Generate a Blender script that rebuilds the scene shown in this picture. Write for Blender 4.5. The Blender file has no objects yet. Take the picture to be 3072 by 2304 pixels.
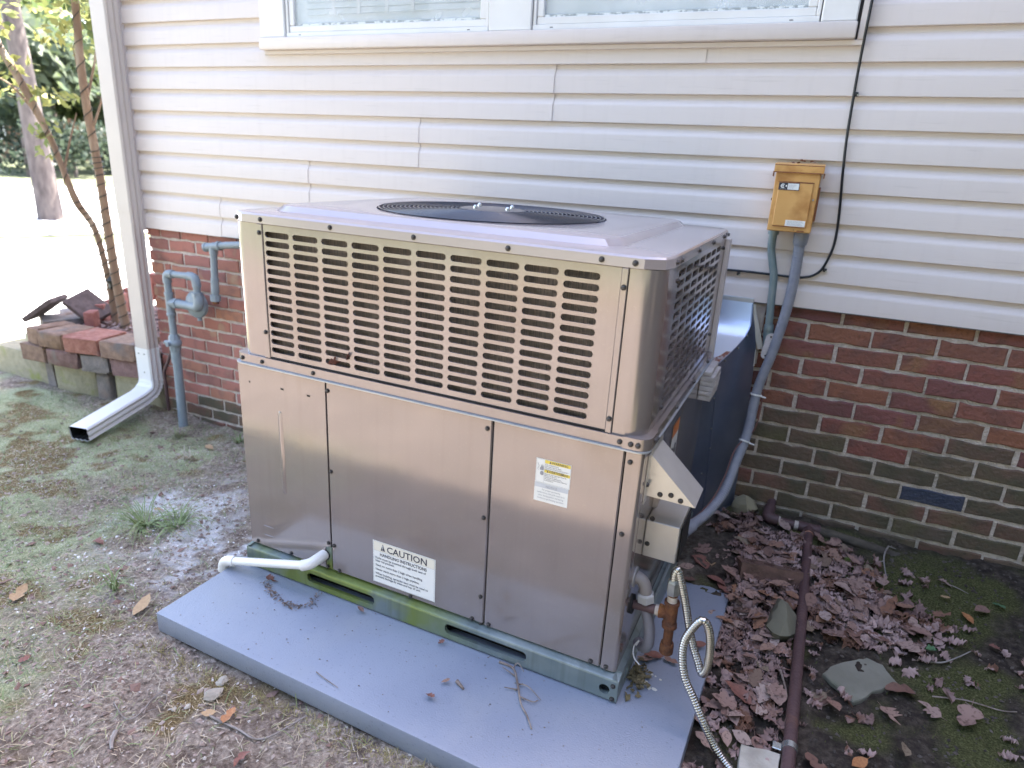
import bpy, bmesh, math, random
import numpy as np
from math import sin, cos, pi, radians, hypot, atan2, sqrt
from mathutils import Vector, Matrix, Euler

random.seed(7); RNG = np.random.default_rng(11)
SC = bpy.context.scene
COL = SC.collection

# ------------------------------------------------------------------ camera
cam = bpy.data.cameras.new("camera"); camo = bpy.data.objects.new("camera", cam); COL.objects.link(camo)
cam.sensor_width = 36.0; cam.lens = 23.381; cam.clip_start = 0.05; cam.clip_end = 600
_r = Vector((0.9086515, 0.41439154, 0.05130404)); _u = Vector((-0.17544015, 0.26739027, 0.94748256)); _f = Vector((-0.37891055, 0.86993223, -0.31566549))
CAMP = Vector((0.84670204, -2.59102696, 1.47100047))
M = Matrix.Identity(4)
for i in range(3):
    M[i][0] = _r[i]; M[i][1] = _u[i]; M[i][2] = -_f[i]; M[i][3] = CAMP[i]
camo.matrix_world = M
cam.dof.use_dof = True; cam.dof.focus_distance = 1.75; cam.dof.aperture_fstop = 3.2
SC.camera = camo

# ------------------------------------------------------------------ world, sun, exposure
SUN_EL, SUN_AZ = 61.0, 27.0          # azimuth measured from +Y (behind the house) towards +X
w = bpy.data.worlds.new("World"); SC.world = w; w.use_nodes = True
nt = w.node_tree; bg = nt.nodes["Background"]
sky = nt.nodes.new("ShaderNodeTexSky"); sky.sky_type = 'NISHITA'; sky.sun_disc = False
sky.sun_elevation = radians(SUN_EL); sky.sun_rotation = radians(SUN_AZ); sky.dust_density = 1.6; sky.air_density = 1.0
tint = nt.nodes.new("ShaderNodeMix"); tint.data_type = 'RGBA'; tint.blend_type = 'MULTIPLY'; tint.inputs["Factor"].default_value = 1.0
tint.inputs["B"].default_value = (1.0, .868, .805, 1)          # one even tint: the camera's open shade white balance
nt.links.new(sky.outputs[0], tint.inputs["A"]); nt.links.new(tint.outputs["Result"], bg.inputs[0]); bg.inputs[1].default_value = 0.15
sl = bpy.data.lights.new("sun", 'SUN'); sl.energy = 4.6; sl.angle = radians(0.5); sl.color = (1, .94, .86)
slo = bpy.data.objects.new("sun", sl); COL.objects.link(slo)
sd = Vector((sin(radians(SUN_AZ)) * cos(radians(SUN_EL)), cos(radians(SUN_AZ)) * cos(radians(SUN_EL)), sin(radians(SUN_EL))))
slo.rotation_euler = sd.to_track_quat('Z', 'Y').to_euler()
SC.view_settings.view_transform = 'Standard'; SC.view_settings.look = 'None'
SC.view_settings.exposure = 3.15; SC.view_settings.gamma = 1.0; SC.view_settings.use_curve_mapping = False

# ------------------------------------------------------------------ helpers
def material(name, c1, c2=None, scale=20, rough=.6, metal=0.0, bump=0.0, bscale=None, spec=.5, coat=0.0, stretch=None, detail=5, lo=.35, hi=.65,
             rnd=None, rough2=None, c3=None, s3=4, lo3=.55, hi3=.7, bdist=.01, streak=None, fleck=None, translucent=0.0, xfade=None):
    """noise mix of c1/c2 in object space, optional third colour in patches, optional per-object ramp rnd"""
    m = bpy.data.materials.new(name); m.use_nodes = True; n = m.node_tree.nodes; l = m.node_tree.links
    b = n["Principled BSDF"]; b.inputs["Roughness"].default_value = rough; b.inputs["Metallic"].default_value = metal
    b.inputs["Specular IOR Level"].default_value = spec; b.inputs["Coat Weight"].default_value = coat; b.inputs["Coat Roughness"].default_value = .12
    tc = n.new("ShaderNodeTexCoord"); mp = n.new("ShaderNodeMapping"); l.new(tc.outputs["Object"], mp.inputs[0])
    if stretch: mp.inputs["Scale"].default_value = stretch
    def noise(s, d=detail):
        t = n.new("ShaderNodeTexNoise"); t.inputs["Scale"].default_value = s; t.inputs["Detail"].default_value = d; l.new(mp.outputs[0], t.inputs[0]); return t
    def ramp(fac, a, z, ca, cz):
        r = n.new("ShaderNodeValToRGB"); r.color_ramp.elements[0].position = a; r.color_ramp.elements[1].position = z
        r.color_ramp.elements[0].color = (*ca, 1); r.color_ramp.elements[1].color = (*cz, 1); l.new(fac, r.inputs[0]); return r
    src = None
    if rnd:
        oi = n.new("ShaderNodeObjectInfo"); r = n.new("ShaderNodeValToRGB"); r.color_ramp.interpolation = 'LINEAR'
        el = r.color_ramp.elements
        while len(el) < len(rnd): el.new(.5)
        for i, c in enumerate(rnd): el[i].position = i / (len(rnd) - 1); el[i].color = (*c, 1)
        l.new(oi.outputs["Random"], r.inputs[0]); src = r.outputs[0]
        # move the noise per object so that alike pieces differ
        mul = n.new("ShaderNodeMath"); mul.operation = 'MULTIPLY'; mul.inputs[1].default_value = 37.0; l.new(oi.outputs["Random"], mul.inputs[0])
        l.new(mul.outputs[0], mp.inputs["Location"])
    if c2 is not None:
        t = noise(scale)
        if src is None:
            src = ramp(t.outputs[0], lo, hi, c1, c2).outputs[0]
        else:
            mk = ramp(t.outputs[0], lo, hi, (0, 0, 0), (1, 1, 1)); mx = n.new("ShaderNodeMix"); mx.data_type = 'RGBA'; mx.blend_type = 'MIX'
            l.new(mk.outputs[0], mx.inputs["Factor"]); l.new(src, mx.inputs["A"]); mx.inputs["B"].default_value = (*c2, 1); src = mx.outputs["Result"]
        if rough2 is not None:
            rr = n.new("ShaderNodeMapRange"); rr.inputs[3].default_value = rough; rr.inputs[4].default_value = rough2; l.new(t.outputs[0], rr.inputs[0]); l.new(rr.outputs[0], b.inputs["Roughness"])
    if c3 is not None:
        t3 = noise(s3, 7); mk = ramp(t3.outputs[0], lo3, hi3, (0, 0, 0), (1, 1, 1)); fo = mk.outputs[0]
        if xfade:
            sx_ = n.new("ShaderNodeSeparateXYZ"); l.new(tc.outputs["Object"], sx_.inputs[0]); mr = n.new("ShaderNodeMapRange"); mr.inputs[1].default_value, mr.inputs[2].default_value, mr.inputs[3].default_value, mr.inputs[4].default_value = xfade[0], xfade[1], 1, 0; l.new(sx_.outputs[0], mr.inputs[0])
            mm_ = n.new("ShaderNodeMath"); mm_.operation = 'MULTIPLY'; l.new(fo, mm_.inputs[0]); l.new(mr.outputs[0], mm_.inputs[1]); fo = mm_.outputs[0]
        mx = n.new("ShaderNodeMix"); mx.data_type = 'RGBA'
        l.new(fo, mx.inputs["Factor"])
        if src is None: mx.inputs["A"].default_value = (*c1, 1)
        else: l.new(src, mx.inputs["A"])
        mx.inputs["B"].default_value = (*c3, 1); src = mx.outputs["Result"]
    def overlay(src, fac, col, amt):
        mu = n.new("ShaderNodeMath"); mu.operation = 'MULTIPLY'; mu.inputs[1].default_value = amt; l.new(fac, mu.inputs[0])
        mx = n.new("ShaderNodeMix"); mx.data_type = 'RGBA'; l.new(mu.outputs[0], mx.inputs["Factor"])
        if src is None: mx.inputs["A"].default_value = (*c1, 1)
        else: l.new(src, mx.inputs["A"])
        mx.inputs["B"].default_value = (*col, 1); return mx.outputs["Result"]
    if streak:          # run marks: noise drawn out vertically
        m2 = n.new("ShaderNodeMapping"); l.new(tc.outputs["Object"], m2.inputs[0]); m2.inputs["Scale"].default_value = (38, 38, 1.6)
        ts = n.new("ShaderNodeTexNoise"); ts.inputs["Scale"].default_value = 1.0; ts.inputs["Detail"].default_value = 4; l.new(m2.outputs[0], ts.inputs[0])
        src = overlay(src, ramp(ts.outputs[0], .52, .74, (0, 0, 0), (1, 1, 1)).outputs[0], streak[0], streak[1])
    if fleck:           # small specks of dust and dirt
        tf = noise(fleck[2], 3); src = overlay(src, ramp(tf.outputs[0], .62, .70, (0, 0, 0), (1, 1, 1)).outputs[0], fleck[0], fleck[1])
    if src is None: b.inputs["Base Color"].default_value = (*c1, 1)
    else: l.new(src, b.inputs["Base Color"])
    if translucent:
        tr = n.new("ShaderNodeBsdfTranslucent"); ms = n.new("ShaderNodeMixShader"); ms.inputs[0].default_value = translucent
        if src is not None: l.new(src, tr.inputs["Color"])
        out = n["Material Output"]; l.new(b.outputs[0], ms.inputs[1]); l.new(tr.outputs[0], ms.inputs[2]); l.new(ms.outputs[0], out.inputs["Surface"])
    if bump:
        t = noise(bscale or scale, 6); bp = n.new("ShaderNodeBump"); bp.inputs["Strength"].default_value = bump; bp.inputs["Distance"].default_value = bdist
        l.new(t.outputs[0], bp.inputs["Height"]); l.new(bp.outputs[0], b.inputs["Normal"]); m["bump"] = 1
    return m

class MB:
    """collects shapes and links them as ONE mesh object"""
    def __init__(s): s.v = []; s.f = []
    def add(s, v, f):
        o = len(s.v); s.v += [tuple(p) for p in v]; s.f += [tuple(i + o for i in q) for q in f]; return s
    def box(s, x0, x1, y0, y1, z0, z1, b=0.0, mat=None):
        if b <= 0:
            v = [(x, y, z) for z in (z0, z1) for y in (y0, y1) for x in (x0, x1)]
            f = [(0, 2, 3, 1), (4, 5, 7, 6), (0, 1, 5, 4), (1, 3, 7, 5), (3, 2, 6, 7), (2, 0, 4, 6)]
        else:
            b = min(b, (x1 - x0) * .49, (y1 - y0) * .49, (z1 - z0) * .49)
            bm = bmesh.new(); bmesh.ops.create_cube(bm, size=1)
            for q in bm.verts: q.co = Vector(((x0 + x1) / 2 + q.co.x * (x1 - x0), (y0 + y1) / 2 + q.co.y * (y1 - y0), (z0 + z1) / 2 + q.co.z * (z1 - z0)))
            bmesh.ops.bevel(bm, geom=bm.edges[:], offset=b, segments=2 if b > .004 else 1, profile=.5, affect='EDGES')
            bm.verts.index_update(); v = [q.co[:] for q in bm.verts]; f = [[q.index for q in fc.verts] for fc in bm.faces]; bm.free()
        if mat is not None: v = [tuple(mat @ Vector(p)) for p in v]
        return s.add(v, f)
    def prism(s, poly, z0, z1, axis='z'):
        """extrude 2-D polygon (counter-clockwise) along axis"""
        n = len(poly)
        def P(a, b, c): return {'z': (a, b, c), 'y': (a, c, b), 'x': (c, a, b)}[axis]
        v = [P(a, b, z0) for a, b in poly] + [P(a, b, z1) for a, b in poly]
        f = [tuple(range(n))[::-1], tuple(range(n, 2 * n))] + [(i, (i + 1) % n, n + (i + 1) % n, n + i) for i in range(n)]
        return s.add(v, f)
    def tube(s, pts, r, seg=12, smooth=0, caps=True, closed=False):
        P = [Vector(p) for p in pts]
        if smooth: P = spline(P, smooth)
        R = r if hasattr(r, '__len__') else [r] * len(P)
        if len(R) != len(P): R = list(np.interp(np.linspace(0, 1, len(P)), np.linspace(0, 1, len(R)), R))
        t0 = (P[1] - P[0]).normalized(); n = t0.orthogonal().normalized(); v = []
        for i, p in enumerate(P):
            t = (P[min(i + 1, len(P) - 1)] - P[max(i - 1, 0)]).normalized()
            n = (n - t * n.dot(t)).normalized(); b = t.cross(n)
            v += [tuple(p + (n * cos(2 * pi * k / seg) + b * sin(2 * pi * k / seg)) * R[i]) for k in range(seg)]
        f = [(i * seg + k, i * seg + (k + 1) % seg, (i + 1) * seg + (k + 1) % seg, (i + 1) * seg + k) for i in range(len(P) - 1) for k in range(seg)]
        if caps: f += [tuple(range(seg))[::-1], tuple(range((len(P) - 1) * seg, len(P) * seg))]
        return s.add(v, f)
    def ball(s, c, r, seg=10, rings=6, jit=0.0, sq=(1, 1, 1)):
        v = []; f = []
        v.append((c[0], c[1], c[2] - r * sq[2]))
        for i in range(1, rings):
            a = -pi / 2 + pi * i / rings
            for k in range(seg):
                q = 1 + random.uniform(-jit, jit); t = 2 * pi * k / seg
                v.append((c[0] + r * sq[0] * q * cos(a) * cos(t), c[1] + r * sq[1] * q * cos(a) * sin(t), c[2] + r * sq[2] * q * sin(a)))
        v.append((c[0], c[1], c[2] + r * sq[2])); L = len(v) - 1
        for k in range(seg): f.append((0, 1 + (k + 1) % seg, 1 + k)); f.append((L, L - seg + k, L - seg + (k + 1) % seg))
        for i in range(rings - 2):
            for k in range(seg): f.append((1 + i * seg + k, 1 + i * seg + (k + 1) % seg, 1 + (i + 1) * seg + (k + 1) % seg, 1 + (i + 1) * seg + k))
        return s.add(v, f)
    def build(s, name, m, parent=None, world=False, smooth=True, angle=.6, loc=None, rot=None):
        me = bpy.data.meshes.new(name)
        v = s.v
        if world and parent is not None:
            inv = parent_matrix(parent).inverted(); v = [tuple(inv @ Vector(p)) for p in v]
        me.from_pydata(v, [], s.f); me.validate(); me.materials.append(m)
        if len(v) < 40000:
            bm = bmesh.new(); bm.from_mesh(me); bmesh.ops.recalc_face_normals(bm, faces=bm.faces[:]); bm.to_mesh(me); bm.free()
        o = bpy.data.objects.new(name, me); COL.objects.link(o)
        if parent is not None: o.parent = parent
        if loc is not None: o.location = loc
        if rot is not None: o.rotation_euler = rot
        if smooth:
            me.polygons.foreach_set("use_smooth", [True] * len(me.polygons))
            me.set_sharp_from_angle(angle=angle)
        return o

def parent_matrix(o):
    m = o.matrix_basis.copy()
    while o.parent is not None: o = o.parent; m = o.matrix_basis @ m
    return m

def spline(P, n):
    P = [Vector(p) for p in P]; out = []
    for i in range(len(P) - 1):
        a, b, c, d = P[max(i - 1, 0)], P[i], P[i + 1], P[min(i + 2, len(P) - 1)]
        for k in range(n):
            t = k / n
            out.append(.5 * ((2 * b) + (c - a) * t + (2 * a - 5 * b + 4 * c - d) * t * t + (3 * b - a - 3 * c + d) * t ** 3))
    out.append(P[-1]); return out

def resample(P, step):
    P = [Vector(p) for p in P]; d = [0]
    for a, b in zip(P, P[1:]): d.append(d[-1] + (b - a).length)
    n = max(2, int(d[-1] / step)); X = np.array([p[:] for p in P]); q = np.linspace(0, d[-1], n)
    return [Vector((np.interp(t, d, X[:, 0]), np.interp(t, d, X[:, 1]), np.interp(t, d, X[:, 2]))) for t in q]

def tag(o, label, cat, group=None, kind=None):
    if label: o['label'] = label
    if cat: o['category'] = cat
    if group: o['group'] = group
    if kind: o['kind'] = kind
    return o

def thing(name, label, cat, loc=(0, 0, 0), group=None, mat=None):
    o = bpy.data.objects.new(name, None); COL.objects.link(o); o.empty_display_size = .1
    if mat is not None: o.matrix_basis = mat
    else: o.location = loc
    return tag(o, label, cat, group)

def text_geo(body, size, x, y, align='LEFT', sx=1.0, bold=0.0):
    cu = bpy.data.curves.new("t", 'FONT'); cu.body = body; cu.size = size; cu.align_x = align; cu.resolution_u = 2; cu.offset = bold
    o = bpy.data.objects.new("t", cu); COL.objects.link(o)
    dg = bpy.context.evaluated_depsgraph_get(); me = o.evaluated_get(dg).to_mesh()
    v = [(x + p.co.x * sx, y + p.co.y) for p in me.vertices]; f = [tuple(q.vertices) for q in me.polygons]
    o.evaluated_get(dg).to_mesh_clear(); bpy.data.objects.remove(o); bpy.data.curves.remove(cu)
    return v, f

def hole_plate(mb, us, ws, hole, place, depth):
    """grid of cells (edges us x ws), each with the rounded hole hole(i,j)->outline list of (u,w) or None; place(u,w,d)->xyz, d=depth inwards"""
    for i in range(len(us) - 1):
        for j in range(len(ws) - 1):
            a, b, c, d = us[i], us[i + 1], ws[j], ws[j + 1]; out = hole(i, j)
            if out is None:
                mb.add([place(a, c, 0), place(b, c, 0), place(b, d, 0), place(a, d, 0)], [(0, 1, 2, 3)]); continue
            n = len(out); cu = sum(p[0] for p in out) / n; cw = sum(p[1] for p in out) / n; ring = []
            hu, hw = max(p[0] for p in out) - cu, max(p[1] for p in out) - cw
            for (pu, pw) in out:      # project outline on to the cell's edge, cell corners snapped in below
                du, dw = (pu - cu) / hu, (pw - cw) / hw; k = max(abs(du), abs(dw)); du /= k; dw /= k
                ring.append([cu + du * ((b - cu) if du > 0 else (cu - a)), cw + dw * ((d - cw) if dw > 0 else (cw - c))])
            for corner in ((a, c), (b, c), (b, d), (a, d)):
                q = min(range(n), key=lambda t: (ring[t][0] - corner[0]) ** 2 + ((ring[t][1] - corner[1]) * 3) ** 2); ring[q] = list(corner)
            v = [place(p[0], p[1], 0) for p in ring] + [place(p[0], p[1], 0) for p in out] + [place(p[0], p[1], depth) for p in out]
            f = []
            for k in range(n):
                k2 = (k + 1) % n; f.append((k, k2, n + k2, n + k)); f.append((n + k, n + k2, 2 * n + k2, 2 * n + k))
            mb.add(v, f)

def capsule(cu, cw, wd, ht, n=5, r=None):
    r = min(wd, ht) / 2 if r is None else r; out = []
    for (sx, sy, a0) in ((1, -1, -pi / 2), (1, 1, 0), (-1, 1, pi / 2), (-1, -1, pi)):
        for k in range(n):
            a = a0 + (pi / 2) * k / (n - 1 if r < ht / 2 else n - 1 + (1e-9))
            out.append((cu + sx * (wd / 2 - r) + r * cos(a), cw + sy * (ht / 2 - r) + r * sin(a)))
    o2 = []
    for p in out:
        if not o2 or hypot(p[0] - o2[-1][0], p[1] - o2[-1][1]) > 1e-5: o2.append(p)
    return o2

def vnoise(x, y, s, seed=0):
    """smooth value noise, numpy"""
    x = np.asarray(x, float) * s; y = np.asarray(y, float) * s
    xi = np.floor(x).astype(np.int64); yi = np.floor(y).astype(np.int64); fx = x - xi; fy = y - yi
    fx = fx * fx * (3 - 2 * fx); fy = fy * fy * (3 - 2 * fy)
    def h(a, b):
        n = (a * 374761393 + b * 668265263 + seed * 1274126177) & 0x7fffffff
        n = ((n ^ (n >> 13)) * 1274126177) & 0x7fffffff
        return ((n ^ (n >> 16)) & 0xffff) / 65535.0
    return (h(xi, yi) * (1 - fx) + h(xi + 1, yi) * fx) * (1 - fy) + (h(xi, yi + 1) * (1 - fx) + h(xi + 1, yi + 1) * fx) * fy
def fbm(x, y, s, o=4, seed=0):
    t = 0; a = .5
    for k in range(o): t = t + a * vnoise(x, y, s * 2 ** k, seed + k); a *= .5
    return t / (1 - .5 ** o)

# ------------------------------------------------------------------ ground height
CP = np.array([(.8, 0, .235), (1.34, 0, .195), (1.72, 0, .222), (1.0, 0, .205), (2.6, 0, .24),
 (-1.95, 0, -.07), (-2.26, -.12, -.06), (-2.6, -.05, -.02), (-1.2, 0, -.03), (-.5, 0, .03), (.2, 0, .10),
 (-.73, -1.51, .088), (0, -1.54, .088), (.78, -1.56, .092), (.8, -.9, .125), (.8, -.3, .175), (-.73, -.9, .05), (-.73, -.4, .02),
 (-3, -.12, -.03), (-4, -.1, -.03), (-3.3, -.7, -.03), (-2.4, -.6, -.03), (-2, -1.4, .04), (-1.4, -2.2, .07), (-.3, -2.4, .08), (.8, -2.4, .09),
 (1.6, -1.2, .15), (2.4, -.6, .22), (2, -2.2, .13), (-6, 1, -.03), (-12, 5, .0), (-8, -3, 0), (0, -8, .05), (6, -6, .1), (6, 0, .25), (-5, -6, 0)])
def gz0(x, y):
    x = np.asarray(x, float); y = np.asarray(y, float)
    num = np.zeros_like(x); den = np.zeros_like(x)
    for cx, cy, cz in CP:
        ww = 1 / ((x - cx) ** 2 + (y - cy) ** 2 + .03) ** 1.6; num = num + ww * cz; den = den + ww
    R = np.hypot(x + 2, y)
    return num / den + np.clip((R - 14) / 60, 0, 1.5) ** 1.5
def micro(x, y):
    near = np.clip(1.5 - np.hypot(np.asarray(x) + .5, np.asarray(y) + 1) / 5, 0, 1)
    return near * ((fbm(x, y, 6, 3, 5) - .5) * .03 + (fbm(x, y, 30, 3, 9) - .5) * .018)
def gz(x, y): return gz0(x, y) + micro(x, y)
def gzf(x, y): return float(gz(np.array([x]), np.array([y]))[0])

# ------------------------------------------------------------------ ground sheet
def axis(lo, hi, step, out_lo, out_hi, g=1.22):
    a = list(np.arange(lo, hi + 1e-6, step)); s = step
    while a[-1] < out_hi: s *= g; a.append(a[-1] + s)
    s = step; b = []
    q = lo
    while q > out_lo: s *= g; q -= s; b.append(q)
    return np.array(b[::-1] + a)
XS = axis(-4.3, 2.3, .0145, -150, 140); YS = axis(-2.25, .12, .0145, -120, 150)
GX, GY = np.meshgrid(XS, YS); GZ = gz(GX, GY)
nx, ny = len(XS), len(YS)
def sstep(a, b, x): t = np.clip((x - a) / (b - a), 0, 1); return t * t * (3 - 2 * t)
n1 = fbm(GX, GY, 2.2, 4, 21); n2 = fbm(GX, GY, 7, 4, 33); n3 = fbm(GX, GY, 1.1, 3, 44); n4 = fbm(GX, GY, 16, 3, 61)
left = sstep(.1, -.5, GX)
lawnish = sstep(-.9, -1.9, GX + .55 * (GY + 1.2)) * sstep(.0, -.45, GY)          # yard in front and to the left of the pad
grass = left * sstep(.46, .62, n1 * .5 + n2 * .25 + lawnish * .34)
moss_o = left * sstep(.53, .62, n3 * .36 + n2 * .64 + .05 * sstep(-1.35, -1.6, GY) + .12 * np.exp(-(((GX + 1.16) / .16) ** 2 + ((GY + 1.12) / .22) ** 2)) + .10 * np.exp(-(((GX + .95) / .2) ** 2 + ((GY + .72) / .12) ** 2)))                                # orange-brown dead moss
ash = np.exp(-(((GX + 1.33 + .25 * (GY + .9)) / .19) ** 2 + ((GY + .92) / .27) ** 2)) * sstep(.36, .55, n2 + n4 * .3 - .1)
ash = np.clip(ash * 1.7, 0, 1) + 1.3 * np.exp(-(((GX + 1.44) / .12) ** 2 + ((GY + .88) / .08) ** 2)) + .8 * np.exp(-(((GX + .93) / .10) ** 2 + ((GY + 1.12) / .30) ** 2)) * sstep(.40, .56, n4) + .8 * np.exp(-(((GX + 1.02) / .18) ** 2 + ((GY + .98) / .22) ** 2)) * sstep(.45, .6, n4)
right = sstep(.35, .8, GX)
moss_g = right * sstep(.50, .64, n2 * .6 + n1 * .35 + .12 * sstep(.95, 1.35, GX)) * sstep(.02, -.06, GY)
soil = right
far = sstep(3.5, 7, np.hypot(GX + .5, GY + 1))
lawnfar = np.clip(sstep(6, 9, np.hypot(GX, GY)), 0, 1)
me = bpy.data.meshes.new("ground")
idx = np.arange(nx * ny).reshape(ny, nx)
quads = np.stack([idx[:-1, :-1], idx[:-1, 1:], idx[1:, 1:], idx[1:, :-1]], -1).reshape(-1, 4)
me.vertices.add(nx * ny); me.vertices.foreach_set("co", np.stack([GX, GY, GZ], -1).astype(np.float32).ravel())
me.loops.add(quads.size); me.loops.foreach_set("vertex_index", quads.astype(np.int32).ravel())
me.polygons.add(len(quads)); me.polygons.foreach_set("loop_start", np.arange(0, quads.size, 4, dtype=np.int32)); me.polygons.foreach_set("loop_total", np.full(len(quads), 4, np.int32))
me.polygons.foreach_set("use_smooth", [True] * len(quads)); me.update()
def attr(nm, a, b, c, d):
    at = me.attributes.new(nm, 'FLOAT_COLOR', 'POINT'); at.data.foreach_set("color", np.stack([np.broadcast_to(q, GX.shape) for q in (a, b, c, d)], -1).astype(np.float32).ravel())
front = sstep(-1.95, -2.3, GY) * sstep(-8.5, -7, GX) * sstep(2.0, 1.2, GX) * sstep(-7.5, -6, GY)      # dry bare yard in the sun, in front of the house shade
nearm = sstep(5, 3.2, np.hypot(GX + .5, GY + 1)); grass *= nearm; moss_o *= nearm; moss_g *= nearm
attr("mixa", grass, moss_o, np.clip(ash, 0, 1), moss_g); attr("mixb", soil, lawnfar, front, np.ones_like(GX))
gm = bpy.data.materials.new("yard_soil"); gm.use_nodes = True; N = gm.node_tree.nodes; L = gm.node_tree.links; B = N["Principled BSDF"]; B.inputs["Roughness"].default_value = .95; B.inputs["Specular IOR Level"].default_value = .15
tc = N.new("ShaderNodeTexCoord")
def gn(scale, det=8, rough=.65):
    t = N.new("ShaderNodeTexNoise"); t.inputs["Scale"].default_value = scale; t.inputs["Detail"].default_value = det; t.inputs["Roughness"].default_value = rough; L.new(tc.outputs["Object"], t.inputs[0]); return t.outputs[0]
def gr(fac, stops):
    r = N.new("ShaderNodeValToRGB"); e = r.color_ramp.elements
    while len(e) < len(stops): e.new(.5)
    for i, (p, c) in enumerate(stops): e[i].position = p; e[i].color = (*c, 1)
    L.new(fac, r.inputs[0]); return r.outputs[0]
def gmix(f, a, b):
    m = N.new("ShaderNodeMix"); m.data_type = 'RGBA'; L.new(f, m.inputs["Factor"]); L.new(a, m.inputs["A"]); L.new(b, m.inputs["B"]); return m.outputs["Result"]
fine, mid = gn(190, 6), gn(34, 8)
dirt = gr(gn(62, 10, .75), [(.32, (.085, .068, .055)), (.44, (.24, .20, .168)), (.56, (.41, .36, .31)), (.70, (.70, .65, .58))])
soilc = gr(mid, [(.28, (.026, .020, .017)), (.5, (.066, .053, .044)), (.72, (.15, .125, .10))])
grc = gr(fine, [(.30, (.15, .18, .085)), (.5, (.40, .44, .265)), (.70, (.66, .68, .48))])
mo = gr(fine, [(.32, (.055, .036, .018)), (.5, (.20, .145, .07)), (.70, (.44, .37, .20))])
mg = gr(fine, [(.3, (.032, .034, .014)), (.5, (.092, .098, .038)), (.72, (.21, .205, .10))])
ac = gr(gn(70, 6), [(.3, (.45, .44, .46)), (.5, (.72, .72, .74)), (.7, (.84, .84, .84))])
lf = gr(gn(3, 8), [(.3, (.075, .095, .055)), (.5, (.14, .16, .095)), (.7, (.27, .27, .19))])
dry = gr(gn(5, 8), [(.3, (.135, .115, .095)), (.5, (.195, .168, .14)), (.7, (.25, .22, .185))])
atA = N.new("ShaderNodeAttribute"); atA.attribute_name = "mixa"; atB = N.new("ShaderNodeAttribute"); atB.attribute_name = "mixb"
sA = N.new("ShaderNodeSeparateColor"); L.new(atA.outputs["Color"], sA.inputs[0]); sB = N.new("ShaderNodeSeparateColor"); L.new(atB.outputs["Color"], sB.inputs[0])
def gmul(col, scale, lo, hi):
    m = N.new("ShaderNodeMix"); m.data_type = 'RGBA'; m.blend_type = 'MULTIPLY'; m.inputs["Factor"].default_value = 1.0; L.new(col, m.inputs["A"]); L.new(gr(gn(scale, 6, .6), [(.32, lo), (.68, hi)]), m.inputs["B"]); return m.outputs["Result"]
dirt = gmul(dirt, 9, (.58, .52, .50), (1.25, 1.22, 1.18)); grc = gmul(grc, 6, (.72, .74, .70), (1.2, 1.18, 1.2))
c = gmix(sB.outputs[0], dirt, soilc); c = gmix(sA.outputs[0], c, grc); c = gmix(sA.outputs[1], c, mo); c = gmix(atA.outputs["Alpha"], c, mg); c = gmix(sA.outputs[2], c, ac); c = gmix(sB.outputs[1], c, lf); c = gmix(sB.outputs[2], c, dry)
L.new(c, B.inputs["Base Color"])
bp = N.new("ShaderNodeBump"); bp.inputs["Strength"].default_value = .9; bp.inputs["Distance"].default_value = .014; L.new(gn(130, 10, .75), bp.inputs["Height"]); L.new(bp.outputs[0], B.inputs["Normal"])
me.materials.append(gm); ground = bpy.data.objects.new("ground", me); COL.objects.link(ground); ground['kind'] = 'structure'

# driveway: two pale concrete aprons beyond the corner of the house
concrete = material("driveway_concrete", (.50, .50, .49), (.60, .60, .59), 1.2, rough=.9, bump=.3, bscale=60)
def sheet(name, corners, n, m, dz, mt):
    mb = MB(); a, b, c, d = [np.array(q, float) for q in corners]
    for j in range(m + 1):
        for i in range(n + 1):
            s, t = i / n, j / m; p = (a * (1 - s) + b * s) * (1 - t) + (d * (1 - s) + c * s) * t
            mb.v.append((p[0], p[1], float(gz0(p[0:1], p[1:2])[0]) + dz))
    mb.f = [(j * (n + 1) + i, j * (n + 1) + i + 1, (j + 1) * (n + 1) + i + 1, (j + 1) * (n + 1) + i) for j in range(m) for i in range(n)]
    o = mb.build(name, mt); o['kind'] = 'structure'; return o
sheet("driveway", [(-9.3, -1.2), (-4.55, -.1), (-3.9, 9), (-8.2, 9)], 14, 24, .02, concrete)
sheet("driveway", [(-26, -6), (-15, -7), (-3, 20), (-14, 27)], 20, 40, .02, concrete)

# ------------------------------------------------------------------ house
vinyl = material("cream_vinyl", (.705, .635, .605), (.735, .665, .635), 3, rough=.42, bump=.06, bscale=260, stretch=(.06, 1, 1), spec=.4, c3=(.60, .54, .50), s3=2.6, lo3=.55, hi3=.85, streak=((.52, .46, .42), .10), fleck=((.45, .40, .36), .16, 90))
trimw = material("white_trim", (.80, .80, .80), (.74, .73, .72), 6, rough=.38, bump=.03, bscale=60)
mortar_m = material("mortar", (.50, .43, .37), (.66, .58, .51), 30, rough=.95, bump=.9, bscale=120, c3=(.27, .25, .19), s3=2.2, lo3=.58, hi3=.8)
brick_m = material("brick_clay", (.2, .1, .1), (.15, .075, .062), 14, rough=.88, bump=1.0, bscale=70, lo=.48, hi=.72,
    rnd=[(.225, .085, .066), (.25, .092, .072), (.20, .080, .064), (.27, .115, .068), (.23, .090, .078), (.185, .078, .074), (.245, .098, .072), (.21, .115, .070), (.235, .088, .066), (.28, .125, .066), (.21, .085, .068)],
    c3=(.27, .145, .070), s3=6, lo3=.58, hi3=.72, bdist=.006, fleck=((.07, .045, .04), .45, 140))
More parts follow.
